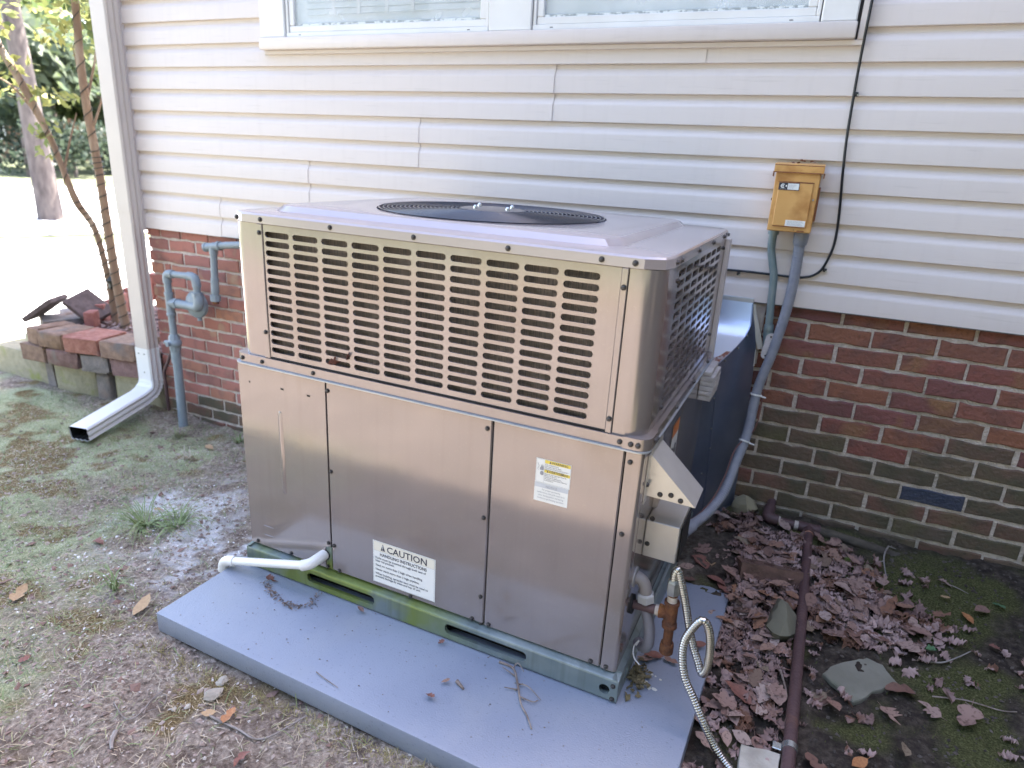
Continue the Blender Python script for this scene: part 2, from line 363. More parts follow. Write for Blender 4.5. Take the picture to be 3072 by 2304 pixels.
brick_left = material("brick_clay_pale", (.2, .1, .1), (.20, .10, .09), 14, rough=.85, bump=.8, bscale=90, lo=.5, hi=.75,  # paler brick colours for the left stretch of wall
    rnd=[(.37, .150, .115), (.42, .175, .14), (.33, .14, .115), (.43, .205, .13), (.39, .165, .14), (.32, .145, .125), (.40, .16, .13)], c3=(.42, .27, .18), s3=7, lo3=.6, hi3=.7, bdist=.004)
brick_mossy = material("brick_algae", (.2, .1, .1), (.095, .082, .055), 9, rough=.9, bump=1.0, bscale=70, lo=.36, hi=.62,
    rnd=[(.19, .090, .070), (.165, .105, .074), (.155, .105, .076), (.20, .088, .070), (.17, .12, .080), (.135, .098, .078), (.185, .11, .072)], c3=(.12, .11, .055), s3=5, lo3=.52, hi3=.72, bdist=.006, fleck=((.05, .05, .035), .5, 110))
blue_brick = material("brick_blue", (.035, .045, .075), (.065, .07, .10), 14, rough=.8, bump=.8, bscale=90)
core_m = material("dark_sheathing", (.10, .09, .08), rough=.9)
house = thing("house", "brick and cream vinyl sided house wall with a double window above the metal unit", "house", (-2.53, 0, 0))
MB().box(-.8, 6, .0060, 8, -.4, 3.4).build("mortar", mortar_m, house, world=True, smooth=False)
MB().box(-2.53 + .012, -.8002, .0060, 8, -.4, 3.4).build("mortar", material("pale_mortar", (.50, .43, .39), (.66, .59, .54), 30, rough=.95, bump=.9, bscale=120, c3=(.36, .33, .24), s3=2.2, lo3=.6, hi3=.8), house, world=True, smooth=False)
BP, BX, BXO, BZ = .0678, .203, .9755, 1.0142
def brick_mesh(wd, ht, k):
    rr = random.Random(k); mb = MB(); nseg = 5; out = []
    jx = lambda: rr.uniform(-.0028, .0028)
    for i in range(nseg + 1): out.append((-wd / 2 + wd * i / nseg + (jx() if 0 < i < nseg else 0), -ht / 2 + jx()))
    out.append((wd / 2 + jx() * .6, rr.uniform(-.006, .006)))
    for i in range(nseg, -1, -1): out.append((-wd / 2 + wd * i / nseg + (jx() if 0 < i < nseg else 0), ht / 2 + jx() * 1.3))
    out.append((-wd / 2 + jx() * .6, rr.uniform(-.006, .006)))
    n = len(out); b = .0035; tz = rr.uniform(-.0012, .0012)
    fr = [(x * (1 - 2 * b / wd), -.0005 + tz * x / wd, z * (1 - 2 * b / ht)) for x, z in out]; ed = [(x, .0035, z) for x, z in out]; bk = [(x, .03, z) for x, z in out]
    mb.add(fr + ed + bk, [tuple(range(n))] + [(n + i, n + (i + 1) % n, (i + 1) % n, i) for i in range(n)] + [(2 * n + i, 2 * n + (i + 1) % n, n + (i + 1) % n, n + i) for i in range(n)])
    return mb
BR = {}
def brick_data(wd, mossy):
    key = (round(wd, 2), mossy, random.randrange(7))
    if key not in BR:
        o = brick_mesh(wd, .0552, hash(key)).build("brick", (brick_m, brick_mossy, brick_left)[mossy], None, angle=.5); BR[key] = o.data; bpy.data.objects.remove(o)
    return BR[key]
rest = MB(); hm = house.location
for i in range(18):
    z = BZ - i * BP; off = 0 if i % 2 == 0 else .5; xs = []
    k = -30; j = BXO + (k + off) * BX
    while j < 5.6:
        xs.append(j + random.uniform(-.004, .004)); j += BX
    xs = [-2.53] + [q for q in xs if q > -2.53 + (.06 if i % 2 else .09)] if True else xs
    if i % 3 == 0: xs = [xs[0], xs[0] + .098] + [q for q in xs[1:] if q > xs[0] + .15]
    for a, b in zip(xs, xs[1:]):
        j0, j1 = a + (.0058 if a > -2.52 else 0), b - .0058; wd = j1 - j0; cx = (j0 + j1) / 2
        yy = random.uniform(-.002, .002)
        if -1.35 < cx < .48 or cx > 2.3 or z < -.13:
            rest.box(j0, j1, yy, .03, z - .028, z + .028); continue
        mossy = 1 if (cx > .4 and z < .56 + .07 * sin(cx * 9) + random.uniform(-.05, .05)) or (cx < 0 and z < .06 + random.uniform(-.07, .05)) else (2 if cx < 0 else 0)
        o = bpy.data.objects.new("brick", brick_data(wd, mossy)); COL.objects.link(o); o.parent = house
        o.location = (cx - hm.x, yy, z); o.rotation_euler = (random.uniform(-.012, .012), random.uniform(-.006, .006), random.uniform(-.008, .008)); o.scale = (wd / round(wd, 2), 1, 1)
        if i == 9 and j0 < 1.385 < j1: o.data = o.data.copy(); o.data.materials[0] = blue_brick; o['label'] = "dark blue brick low in the wall"
tag(rest.build("brickwork", brick_m, house, world=True, smooth=False), None, None, kind='stuff')

# siding: double courses of dutch lap boards, staggered seams as on the wall
SP, SZ = .1002, 1.0281
def course_profile(z0, top=None):
    pr = [(0, -.004), (0, -.0190), (.0015, -.0212), (.057, -.0195), (.062, -.0185), (.066, -.0168), (.079, -.0085), (.084, -.0060), (SP, -.0048)]
    if top is not None:
        h = top - z0; q = [p for p in pr if p[0] < h]; q.append((h, np.interp(h, [p[0] for p in pr[2:]], [p[1] for p in pr[2:]]))); pr = q
    return [(z0 + a, b) for a, b in pr]
def board(x0, x1, z0, ncourse, proud=0.0, top=None):
    prof = []
    for k in range(ncourse):
        prof += course_profile(z0 + k * SP, top if k == ncourse - 1 else None)
    mb = MB(); xs = np.linspace(x0, x1, max(2, int((x1 - x0) / .25)))
    ph = random.uniform(0, 9)
    for x in xs:
        wob = .0012 * sin(x * 2.1 + ph) + .0006 * sin(x * 5.3 + ph * 2)
        mb.v += [(x, y - proud + wob * .6, z + wob * .35) for z, y in prof]
    n = len(prof)
    mb.f = [(i * n + k, (i + 1) * n + k, (i + 1) * n + k + 1, i * n + k + 1) for i in range(len(xs) - 1) for k in range(n - 1)]
    e = len(mb.v); mb.v += [(xs[0], .002, prof[0][0]), (xs[0], .002, prof[-1][0])]; mb.f.append((e, e + 1) + tuple(range(n - 1, -1, -1)))
    mb.v += [(xs[-1], .002, prof[0][0]), (xs[-1], .002, prof[-1][0])]; q = (len(xs) - 1) * n; mb.f.append((e + 3, e + 2) + tuple(range(q, q + n)))
    return mb.build("siding_board", vinyl, house, world=True, angle=.35)
WX0, WX1, WZ = -1.585, .872, 1.876
XL = -2.512
seams = [-1.949, -1.368, -.766, -.166, .389, .98, -1.6, -.9, 0, .7, -1.2]
for k in range(12):
    z0 = SZ + 2 * k * SP; s = seams[k % len(seams)]
    if k < 4:
        board(XL, s, z0, 2, .0028); board(s - .02, 5.5, z0, 2)
    else:
        board(XL, WX0, z0, 2)
        if k == 4: board(WX0, s, z0, 1, .0028, WZ); board(s - .02, WX1, z0, 1, 0, WZ)
        board(WX1, 5.5, z0, 2)
# corner: J channel, corner post, starter strip
grey_trim = material("grey_trim", (.42, .42, .45), rough=.4)
MB().box(XL - .014, XL + .004, -.031, .0, SZ - .012, 3.4, .002).build("channel_trim", vinyl, house, world=True)
MB().box(XL - .030, XL - .0145, -.024, .0, SZ - .012, 3.4, .002).build("channel_trim", grey_trim, house, world=True)
MB().box(-2.556, XL - .031, -.02, .09, SZ - .012, 3.4, .003).build("corner_post", vinyl, house, world=True)
MB().box(-2.53, 5.5, -.0225, .004, SZ + .0005, SZ + .004).build("starter_strip", core_m, house, world=True)
# roof with overhang (it throws the shade that the whole yard here lies in)
roof_m = material("roof_shingle", (.10, .09, .085), (.16, .14, .13), 12, rough=.9, bump=.4)
roof = MB(); ez, oy = 3.42, -.40
roof.prism([(oy, ez), (4, ez + 1.95), (8.4, ez), (8.4, ez + .16), (4, ez + 2.13), (oy, ez + .16)][::-1], -2.85, 12, 'x')
roof.build("roof", roof_m, house, world=True, smooth=False)
MB().box(-2.5, 6, .02, 8, 3.39, 3.43).build("ceiling", core_m, house, world=True, smooth=False)
MB().box(-2.85, 6, -.40, .0, 3.395, 3.41).build("soffit", trimw, house, world=True, smooth=False)

# window: casing, sill, mullion and two sashes with blinds
glass = material("window_glass", (.62, .68, .68), rough=.08, spec=.8, c2=(.84, .88, .90), scale=9)
gn_ = glass.node_tree.nodes["Principled BSDF"]; gn_.inputs["Alpha"].default_value = .30
grime = material("dusty_glass", (.78, .83, .84), rough=.5)
blind_m = material("blind_vinyl", (.66, .70, .72), rough=.5)
room_m = material("curtain_backing", (.80, .84, .86), rough=.9)
gap_m = material("shadow_gap", (.10, .10, .11), rough=.8)
winz = 2.9
def bx(name, x0, x1, y0, y1, z0, z1, m, b=.002, par=house): return MB().box(x0, x1, y0, y1, z0, z1, b).build(name, m, par, world=True)
MB().box(WX0, WX1, -.002, .004, WZ, winz).build("window_backing", gap_m, house, world=True, smooth=False)
bx("window_channel", WX0 + .012, WX1, -.038, -.0025, WZ, WZ + .016, vinyl)
bx("window_channel", WX1 - .022, WX1, -.040, -.0025, WZ + .0165, winz, vinyl)
bx("window_sill", WX0 + .003, WX1 - .028, -.062, -.003, WZ + .0165, WZ + .066, vinyl, .006)
bx("window_casing", WX0 + .003, -1.440, -.050, -.003, WZ + .0665, winz, trimw, .004)
bx("window_casing", -.440, -.262, -.050, -.003, WZ + .0665, winz, trimw, .004)
bx("window_casing", .735, .840, -.050, -.003, WZ + .0665, winz, trimw, .004)
bx("window_head", WX0 + .003, .843, -.052, -.003, winz + .001, winz + .1, trimw, .004)
for (a, b) in ((-1.436, -.444), (-.258, .731)):
    f = bx("window", a, b, -.044, -.004, WZ + .0668, WZ + .085, trimw)                       # sill channel of the unit
    def sub(name, x0, x1, y0, y1, z0, z1, m, bb=.002, f=f): return MB().box(x0, x1, y0, y1, z0, z1, bb).build(name, m, f, world=True)
    sub("frame", a, a + .012, -.042, -.005, WZ + .0855, winz, trimw); sub("frame", b - .012, b, -.042, -.005, WZ + .0855, winz, trimw)
    sub("sash", a + .013, b - .013, -.036, -.006, WZ + .0857, WZ + .112, trimw, .003)
    sub("sash", a + .013, a + .040, -.036, -.006, WZ + .1125, winz, trimw, .003); sub("sash", b - .040, b - .013, -.036, -.006, WZ + .1125, winz, trimw, .003)
    sub("pane", a + .041, b - .041, -.026, -.022, WZ + .113, winz, glass, 0)
    sub("grime_line", a + .041, b - .041, -.030, -.0265, WZ + .1128, WZ + .1195, material("grime", (.34, .37, .38), (.75, .78, .78), 55, rough=.9, lo=.45, hi=.55), 0)
    sub("curtain", a + .041, b - .041, -.010, -.006, WZ + .113, winz, room_m, 0)
    z = WZ + (.155 if a < -1 else .185)
    while z < winz:
        sub("blind_slat", a + (.10 if a < -1 else .05), b - .05, -.019, -.0115, z, z + .019, blind_m, 0); z += .024
    if a < -1:
        for q in (.235, .365, .505, .63): sub("muntin", a + q, a + q + .016, -.0215, -.0195, WZ + .15, winz, trimw, 0)
    for sx in (a + .07, b - .09): sub("weep_hole", sx, sx + .012, -.0447, -.0440, WZ + .0735, WZ + .0765, gap_m, 0)

# ------------------------------------------------------------------ packaged unit on its pad (local frame: u right, v back, w up)
EU = Vector((0.99995406, -0.00684529, -0.00671017)); EV = Vector((0.00688053, 0.99996259, 0.00524204)); EW = Vector((0.00667404, -0.00528796, 0.99996375)); O0 = Vector((-0.65674825, -1.17523789, 0.165208))
UM = Matrix.Identity(4)
for i in range(3): UM[i][0], UM[i][1], UM[i][2], UM[i][3] = EU[i], EV[i], EW[i], O0[i]
def UP(u, v, w): return tuple(UM @ Vector((u, v, w)))

pad_m = material("pad_plastic", (.205, .235, .305), (.25, .28, .35), 2.2, rough=.30, bump=.14, bscale=220, spec=.5, c3=(.27, .29, .33), s3=3.0, lo3=.55, hi3=.85, fleck=((.11, .11, .13), .35, 120))  # grey plastic with the sky's blue put into its colour
pad = thing("equipment_pad", "wide grey slab with sky blue in its colour under the metal unit", "equipment pad", mat=UM)
PM = Matrix.Rotation(-.0206, 4, 'Z')
px, py = -.0697, -.3295
mb = MB(); mb.box(0, 1.494, 0, 1.264, -.0657, 0, .006); mb.v = [tuple((PM @ Vector(p)) + Vector((px, py, 0))) for p in mb.v]
mb.build("slab", pad_m, pad)
mb = MB()
for k in range(6): mb.box(.1 + k * .24, .2 + k * .24, .02, 1.24, -.15, -.0662, .004)
mb.v = [tuple((PM @ Vector(p)) + Vector((px, py, 0))) for p in mb.v]; mb.build("foot", pad_m, pad)
# dried drips and pale scuffs on the slab are thin flakes
fl = MB(); flake_m = material("pale_flake", (.62, .62, .58), rough=.7)
for (u, v, s) in ((1.29, .09, .010), (1.305, .075, .006), (1.318, .078, .007), (1.30, .128, .004), (1.31, .126, .003), (1.325, .12, .004), (.99, -.10, .003)):
    p = [(u + s * cos(a) * random.uniform(.6, 1.2), v + s * sin(a) * random.uniform(.6, 1.2)) for a in np.linspace(0, 2 * pi, 9)[:-1]]; fl.prism(p, .0006, .0018)
tag(fl.build("paint_drips", flake_m, pad, smooth=False), None, None, kind='stuff')

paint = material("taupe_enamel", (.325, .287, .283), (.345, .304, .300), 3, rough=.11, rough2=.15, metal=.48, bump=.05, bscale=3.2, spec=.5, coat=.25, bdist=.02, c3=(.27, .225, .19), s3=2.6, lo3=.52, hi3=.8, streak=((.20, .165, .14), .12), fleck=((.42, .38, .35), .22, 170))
paint_skylit = material("taupe_enamel_skylit", (.42, .375, .39), (.45, .40, .415), 3, rough=.17, metal=.25, bump=.02, bscale=3, spec=.55, coat=.2, bdist=.02)  # lid enamel made lighter to carry the bright sky it reflects
galv = material("galvanised_rail", (.17, .215, .225), (.24, .285, .29), 9, rough=.42, metal=.35, bump=.05, bscale=90, c3=(.175, .225, .06), s3=4.6, lo3=.42, hi3=.56, xfade=(.62, .86), streak=((.05, .06, .045), .35))
galv_clean = material("galvanised_edge", (.36, .40, .44), (.44, .47, .50), 12, rough=.4, metal=.4)
dark = material("dark_inside", (.012, .012, .013), rough=.8)
screw_m = material("dark_screw", (.045, .045, .05), (.11, .10, .095), 300, rough=.45, metal=.6)
coil_m = material("dusty_coil", (.13, .108, .095), (.30, .235, .195), 60, rough=.9, bump=.6, bscale=300, stretch=(4, 1, .35), c3=(.20, .165, .14), s3=16, lo3=.6, hi3=.8)
ac = thing("packaged_air_conditioner", "large taupe metal heating and cooling unit with slotted grille standing on grey slab", "air conditioner", mat=UM)
W, D, H = 1.22, .9235, 1.1412

# base rail -------------------------------------------------
def rail_front():
    mb = MB(); us = [-.021, .0, .205, .505, .705, 1.005, 1.165, 1.241]; ws = [.006, .0655]
    def hole(i, j):
        if i == 2: return capsule(.357, .039, .255, .032, 5, .013)
        if i == 4: return capsule(.857, .039, .255, .032, 5, .013)
        if i == 6: return [(1.206 + .0145 * cos(a), .034 + .0145 * sin(a)) for a in np.linspace(0, 2 * pi, 21)[:-1]]
        return None
    hole_plate(mb, us, ws, hole, lambda u, w, d: (u, -.021 + d, w), .012)
    # rounded top edge, sloping ledge and lower lip
    prof = [(-.021, .0655), (-.0195, .0695), (-.016, .0712), (.006, .0765), (.006, .08)]
    for (a, b), (c, d) in zip(prof, prof[1:]):
        mb.add([(-.021, a, b), (1.241, a, b), (1.241, c, d), (-.021, c, d)], [(0, 1, 2, 3)])
    mb.add([(-.021, -.021, .006), (1.241, -.021, .006), (1.241, -.016, .001), (-.021, -.016, .001)], [(3, 2, 1, 0)])
    return mb
rail_front().build("base_rail", galv, ac, angle=.9)
mb = MB()
def side_rail(uo, sgn):
    mb = MB(); vs = [-.0209, .03, .10, .30, .40, .60, .70, .88, .945]
    def hole(i, j): return capsule((vs[i] + vs[i + 1]) / 2, .036, (vs[i + 1] - vs[i]) * .62, .034, 4, .012) if i in (1, 3, 5) else None
    hole_plate(mb, vs, [.0, .0655], hole, lambda v, w, d: (uo - sgn * d, v, w), .012)
    pr = [(uo, .0655), (uo - sgn * .003, .0705), (uo - sgn * .016, .078)]
    for (a, b), (c, d) in zip(pr, pr[1:]): mb.add([(a, -.0209, b), (a, .945, b), (c, .945, d), (c, -.0209, d)], [(0, 1, 2, 3)])
    return mb
side_rail(1.241, 1).build("base_rail", galv, ac, angle=.9); side_rail(-.021, -1).build("base_rail", galv, ac, angle=.9)
MB().box(-.005, 1.222, .03, .93, .001, .074).build("rail_cavity", material("rail_inside", (.022, .016, .013), rough=.9), ac, smooth=False)

# lower cabinet ----------------------------------------------
core = MB(); core.box(-.002, 1.2115, .014, .90, .075, .70); core.box(.06, 1.16, .055, .88, .7005, 1.11); core.build("inner_casing", dark, ac, smooth=False)
def panel(name, u0, u1, w0, w1, v=-.004, th=.014, b=.003, m=paint): return MB().box(u0, u1, v, v + th, w0, w1, b).build(name, m, ac)
# left panel with a notch for the drain and a pressed rib
mb = MB(); poly = [(-.0125, .083), (.292, .083), (.292, .112), (.2915, .152), (.297, .160), (.3135, .165), (.3135, .697), (-.0125, .697)]
mb.prism([(a, b) for a, b in poly], -.004, .010, 'y'); lp = mb.build("left_panel", paint, ac, smooth=False)
mb = MB(); o1 = capsule(.142, .435, .017, .275, 6); o2 = [(.142 + (a - .142) * .45, .435 + (b - .435) * .97) for a, b in o1]; n = len(o1)
mb.add([(a, -.0041, b) for a, b in o1] + [(a, -.0068, b) for a, b in o2], [tuple(range(n, 2 * n))] + [(i, (i + 1) % n, n + (i + 1) % n, n + i) for i in range(n)])
mb.build("pressed_rib", paint, lp)
for (a, b, c_, d) in ((.0275, .0325, .6415, .6465), (.150, .161, .6425, .6475), (.248, .259, .6415, .6465)):
    MB().box(a, b, -.0045, -.0039, c_, d).build("slot", dark, lp, smooth=False)
for (a, b, c_) in ((.045, .085, .158), (.045, .085, .125)):
    MB().box(a, b, -.0055, -.0039, c_, c_ + .002, .0008).build("pressed_mark", paint, lp)
panel("centre_panel", .317, .8405, .083, .701)
panel("right_panel", .8440, 1.1815, .080, .701)
# corner post with rounded outer edge
def corner_post(name, u0, u1, w0, w1, v0, v1, r, m, seg=8):
    pts = [(u0, v0 + .012), (u0, v0)] + [(u1 - r + r * sin(a), v0 + r - r * cos(a)) for a in np.linspace(0, pi / 2, seg)] + [(u1, v1), (u1 - .012, v1), (u1 - .012, v0 + .03)]
    mb = MB(); mb.prism([(a, b) for a, b in pts], w0, w1, 'z'); return mb.build(name, m, ac, angle=.7)
corner_post("corner_post", 1.1855, 1.2265, .080, .701, -.004, .125, .010, paint)
MB().box(1.2125, 1.2245, .128, .48, .08, .70, .003).build("side_panel", paint, ac)
MB().box(1.2125, 1.2245, .484, .90, .08, .70, .003).build("side_panel", paint, ac)
MB().box(-.0125, -.001, .0105, .90, .083, .70, .003).build("side_panel", paint, ac)
MB().box(-.012, 1.224, .901, .912, .08, 1.11, .003).build("back_panel", paint, ac)
MB().box(1.221, 1.236, .885, .925, .70, 1.11, .002).build("rear_post", material("pale_post", (.62, .56, .55), rough=.5), ac)
drain_plate = MB().box(.2925, .3145, -.001, .004, .085, .16, .001).build("drain_plate", galv, ac)

# middle flange ---------------------------------------------
def flange(u0, u1, v0, w0, w1, r=.035):
    pts = []
    for (cu, cv, a0) in ((u0 + r, v0 + r, pi), (u1 - r, v0 + r, 1.5 * pi)):
        pts += [(cu + r * cos(a), cv + r * sin(a)) for a in np.linspace(a0, a0 + pi / 2, 8)]
    pts += [(u1, .925), (u0, .925)]
    mb = MB(); mb.prism(pts, w0, w1, 'z'); return mb
flange(-.020, 1.2385, -.016, .7015, .7052, .03).build("middle_flange", galv_clean, ac)
flange(-.016, 1.2345, -.009, .7054, .732, .03).build("middle_band", paint, ac)
mb = MB(); o = [(1.176, -.0125), (1.205, -.0125)] + [(1.2385 - .033 + .033 * sin(a), -.0125 + .033 - .033 * cos(a)) for a in np.linspace(0, pi / 2, 8)] + [(1.2385, .07), (1.2385 - .02, .07), (1.215, .035), (1.195, .012)]
mb.prism(o, .7056, .735, 'z'); mb.build("corner_bracket", paint, ac)

# upper grille section ------------------------------------------
US = [.1185] + [.1185 + .0 + .04805 + .09694 * i for i in range(0)]
pu, pw = .0970, .02512
cu0, cw0 = .1668, 1.0868
us = [.1195] + [cu0 + pu * (i + .5) for i in range(9)] + [1.1280]
ws = [.7375] + [cw0 - pw * (12.5 - j) for j in range(13)] + [1.1125]
gp = MB(); hole_plate(gp, us, ws, lambda i, j: capsule(cu0 + pu * i, cw0 - pw * (13 - j), .0845, .0158, 6), lambda u, w, d: (u, -.002 + d, w), .006)
gp.box(.1195, 1.128, -.0019, .004, .7335, .7374); gp.build("front_grille", paint, ac, angle=.5)
MB().box(.1205, 1.131, -.0045, -.0012, .7345, .7372).build("grille_gap", dark, ac, smooth=False)
# stepped vertical trims both sides of the grille
for (a, b) in ((.0985, .1185), (1.1290, 1.1445)):
    MB().box(a, b, -.0055, .008, .7322, 1.1135, .0018).build("grille_trim", paint, ac)
corner_post("corner_column", 1.1460, 1.2215, .7325, 1.1135, -.0015, .128, .052, paint, 14)
mb = MB(); r = .05; pts = [(.0975, .012), (.0975, -.0015)][::-1]
pts = [(.0975, .012)] + [(.0 + .0 - .001 + r - r * sin(a), -.0015 + r - r * cos(a)) for a in np.linspace(pi / 2, 0, 12)][0:0] + []
ring = [(-.001 + r - r * cos(a), -.0015 + r - r * sin(a)) for a in np.linspace(0, pi / 2, 12)]
poly = [(-.001, .128), *ring, (.0975, -.0015), (.0975, .010), (.03, .010), (.011, .03), (.011, .128)]
mb.prism(poly, .7325, 1.1135, 'z'); mb.build("corner_column", paint, ac, angle=.7)
sg = MB(); vs = [.1295] + [.1875 + .0935 * (i + .5) for i in range(6)] + [.86]
hole_plate(sg, vs, ws, lambda i, j: capsule(.1875 + .0935 * i, cw0 + .003 - pw * (13 - j), .080, .0158, 6), lambda v, w, d: (1.2215 - d, v, w), .010)
sg.build("side_grille", paint, ac, angle=.5)
MB().box(1.2100, 1.2214, .861, .90, .7325, 1.1135, .002).build("grille_trim", paint, ac)
MB().box(-.001, .010, .129, .90, .7325, 1.1135, .002).build("side_panel", paint, ac)
coil = MB(); coil.box(.05, 1.185, .019, .05, .735, 1.11); coil.box(1.165, 1.185, .0505, .88, .735, 1.11); cl = coil.build("condenser_coil", coil_m, ac, smooth=False)
fins = MB()
for k in range(230):
    u = .06 + k * .0048 + random.uniform(-.0006, .0006); q = random.uniform(-.0012, .0012)
    fins.add([(u, .0170, .74), (u + .0012, .0170, .74), (u + .0012 + q, .0170, 1.105), (u + q, .0170, 1.105)], [(0, 1, 2, 3)])
tag(fins.build("coil_fins", material("coil_fin", (.20, .158, .13), (.34, .275, .23), 30, rough=.7, c3=(.10, .088, .078), s3=9, lo3=.45, hi3=.6), ac, smooth=False), None, None, kind='stuff')

# lid --------------------------------------------------------------
def rrect(u0, u1, v0, v1, r, n=7):
    p = []
    for (cx, cy, a0) in ((u1 - r, v0 + r, -pi / 2), (u1 - r, v1 - r, 0), (u0 + r, v1 - r, pi / 2), (u0 + r, v0 + r, pi)):
        p += [(cx + r * cos(a), cy + r * sin(a)) for a in np.linspace(a0, a0 + pi / 2, n)]
    return p
lid = MB(); NN = 28 * 2
def rs(poly, n=112):
    P = np.array(poly + [poly[0]]); d = np.r_[0, np.cumsum(np.hypot(*np.diff(P, axis=0).T))]; q = np.linspace(0, d[-1], n + 1)[:-1]
    return [(float(np.interp(t, d, P[:, 0])), float(np.interp(t, d, P[:, 1]))) for t in q]
def by_angle(poly, n=112, c=(.58, .47)):
    """the outline sampled at equal angles from c"""
    out = []; P = poly + [poly[0]]
    for k in range(n):
        a = 2 * pi * k / n; dx, dy = cos(a), sin(a); best = None
        for (x0, y0), (x1, y1) in zip(P, P[1:]):
            ex, ey = x1 - x0, y1 - y0; den = dx * ey - dy * ex
            if abs(den) < 1e-12: continue
            t = ((x0 - c[0]) * ey - (y0 - c[1]) * ex) / den; s = ((x0 - c[0]) * dy - (y0 - c[1]) * dx) / den
            if t > 0 and -1e-6 <= s <= 1 + 1e-6 and (best is None or t > best): best = t
        out.append((c[0] + dx * best, c[1] + dy * best))
    return out
FC, FR = (.58, .47), .35
rings = [(by_angle(rrect(-.001, 1.2225, -.003, .9255, .055)), 1.1132), (by_angle(rrect(-.004, 1.2255, -.006, .9285, .055)), 1.1150),
         (by_angle(rrect(-.004, 1.2255, -.006, .9285, .055)), 1.1360), (by_angle(rrect(-.001, 1.2225, -.003, .9255, .054)), 1.1402), (by_angle(rrect(.004, 1.2175, .002, .9205, .05)), 1.1415),
         (by_angle(rrect(.06, 1.105, .062, .888, .06)), 1.1425), (by_angle(rrect(.068, 1.097, .070, .880, .06)), 1.1440), (by_angle(rrect(.084, 1.081, .084, .866, .05)), 1.1580), (by_angle(rrect(.092, 1.073, .092, .858, .05)), 1.1605),
         ([(FC[0] + FR * cos(2 * pi * k / 112), FC[1] + FR * sin(2 * pi * k / 112)) for k in range(112)], 1.1615),
         ([(FC[0] + (FR - .004) * cos(2 * pi * k / 112), FC[1] + (FR - .004) * sin(2 * pi * k / 112)) for k in range(112)], 1.1605),
         ([(FC[0] + (FR - .006) * cos(2 * pi * k / 112), FC[1] + (FR - .006) * sin(2 * pi * k / 112)) for k in range(112)], 1.120)]
for ri, (p, z) in enumerate(rings): lid.v += [(a, b, z) for a, b in p]
n = 112
lid.f = [(i * n + k, i * n + (k + 1) % n, (i + 1) * n + (k + 1) % n, (i + 1) * n + k) for i in range(len(rings) - 1) for k in range(n)]
lid.build("lid", paint_skylit, ac, angle=.45)
guard_m = material("guard_wire", (.016, .022, .045), rough=.28, spec=.7, coat=.4)
g = MB(); z0 = 1.1632
for k in range(20):
    rr = .100 + .0126 * k; zz = z0 + .006 * (1 - (rr / .34) ** 2)
    pts = [(FC[0] + rr * cos(a), FC[1] + rr * sin(a), zz) for a in np.linspace(0, 2 * pi, 61)]; g.tube(pts, .0019, 5, caps=False)
tag(g.build("fan_guard", guard_m, ac, angle=2), None, None)
gs = MB()
for k in range(12):
    a = 2 * pi * k / 12 + .1; gs.tube([(FC[0] + q * cos(a), FC[1] + q * sin(a), z0 + .0035 - .0125 * (q / .34) ** 2 + .003) for q in (.08, .2, .335, .347)], .0025, 5)
gs.build("guard_spoke", guard_m, ac)
hub = MB(); hub.tube([(FC[0], FC[1], z0 + .0005), (FC[0], FC[1], z0 + .0065), (FC[0], FC[1], z0 + .0085)], [.098, .098, .090], 40)
hb = hub.build("guard_hub", material("hub_grey", (.16, .15, .16), (.22, .205, .20), 30, rough=.35, metal=.4), ac, angle=.5)
for (du, dv) in ((-.062, .034), (-.03, -.055), (.04, .055), (.066, -.032)):
    MB().tube([(FC[0] + du, FC[1] + dv, z0 + .0085), (FC[0] + du, FC[1] + dv, z0 + .014), (FC[0] + du, FC[1] + dv, z0 + .019)], [.007, .007, .0035], 8).build("hub_bolt", material("bright_bolt", (.60, .61, .63), rough=.2, metal=.8), hb)
MB().tube([(FC[0], FC[1], 1.106), (FC[0], FC[1], 1.112)], .342, 48).build("fan_well", dark, ac)
fb = MB()
for k in range(3):
    a0 = 2 * pi * k / 3
    for s in range(6):
        a1, a2 = a0 + .28 * s, a0 + .28 * (s + 1); z1, z2 = 1.115 + .004 * s, 1.115 + .004 * (s + 1)
        fb.add([(FC[0] + .08 * cos(a1), FC[1] + .08 * sin(a1), z1), (FC[0] + .33 * cos(a1), FC[1] + .33 * sin(a1), z1), (FC[0] + .33 * cos(a2), FC[1] + .33 * sin(a2), z2), (FC[0] + .08 * cos(a2), FC[1] + .08 * sin(a2), z2)], [(0, 1, 2, 3)])
fb.build("fan_blade", material("fan_blade", (.03, .035, .05), rough=.4), ac)

# screws -------------------------------------------------------------
def screw_mesh():
    mb = MB(); mb.tube([(0, 0, 0), (0, 0, .0012)], .0068, 12); mb.tube([(0, 0, .0012), (0, 0, .0045), (0, 0, .0056)], [.0052, .0050, .0030], 6)
    o = mb.build("screw", screw_m, None, angle=.5); me = o.data; bpy.data.objects.remove(o); return me
SM = screw_mesh()
def screw(u, v, w, d='f', par=None):
    o = bpy.data.objects.new("screw", SM); COL.objects.link(o); o.parent = par or ac; o.location = (u, v, w)
    o.rotation_euler = {'f': (pi / 2, 0, 0), 's': (pi / 2, 0, pi / 2), 'u': (0, 0, 0)}[d]
for u in (.0316, .1157, .3519, .6052, .859, 1.0823, 1.1567): screw(u, -.0058, 1.1255)
for v in (.088, .137, .362, .594, .80, .885): screw(1.2255, v, 1.1245, 's')
for (u, w) in ((.1085, 1.0898), (.1090, .8099), (1.1370, 1.0712), (1.1370, .7676)): screw(u, -.0055, w)
for u in (.015, .0904, .2785): screw(u, -.009, .7185)
for u in (1.1683, ): screw(u, -.009, .7190)
for u in (1.1951, 1.2120): screw(u, -.0125, .7200)
for v in (.045, .06, .30, .55, .80): screw(1.2385 if v < .07 else 1.2345, v, .719, 's')
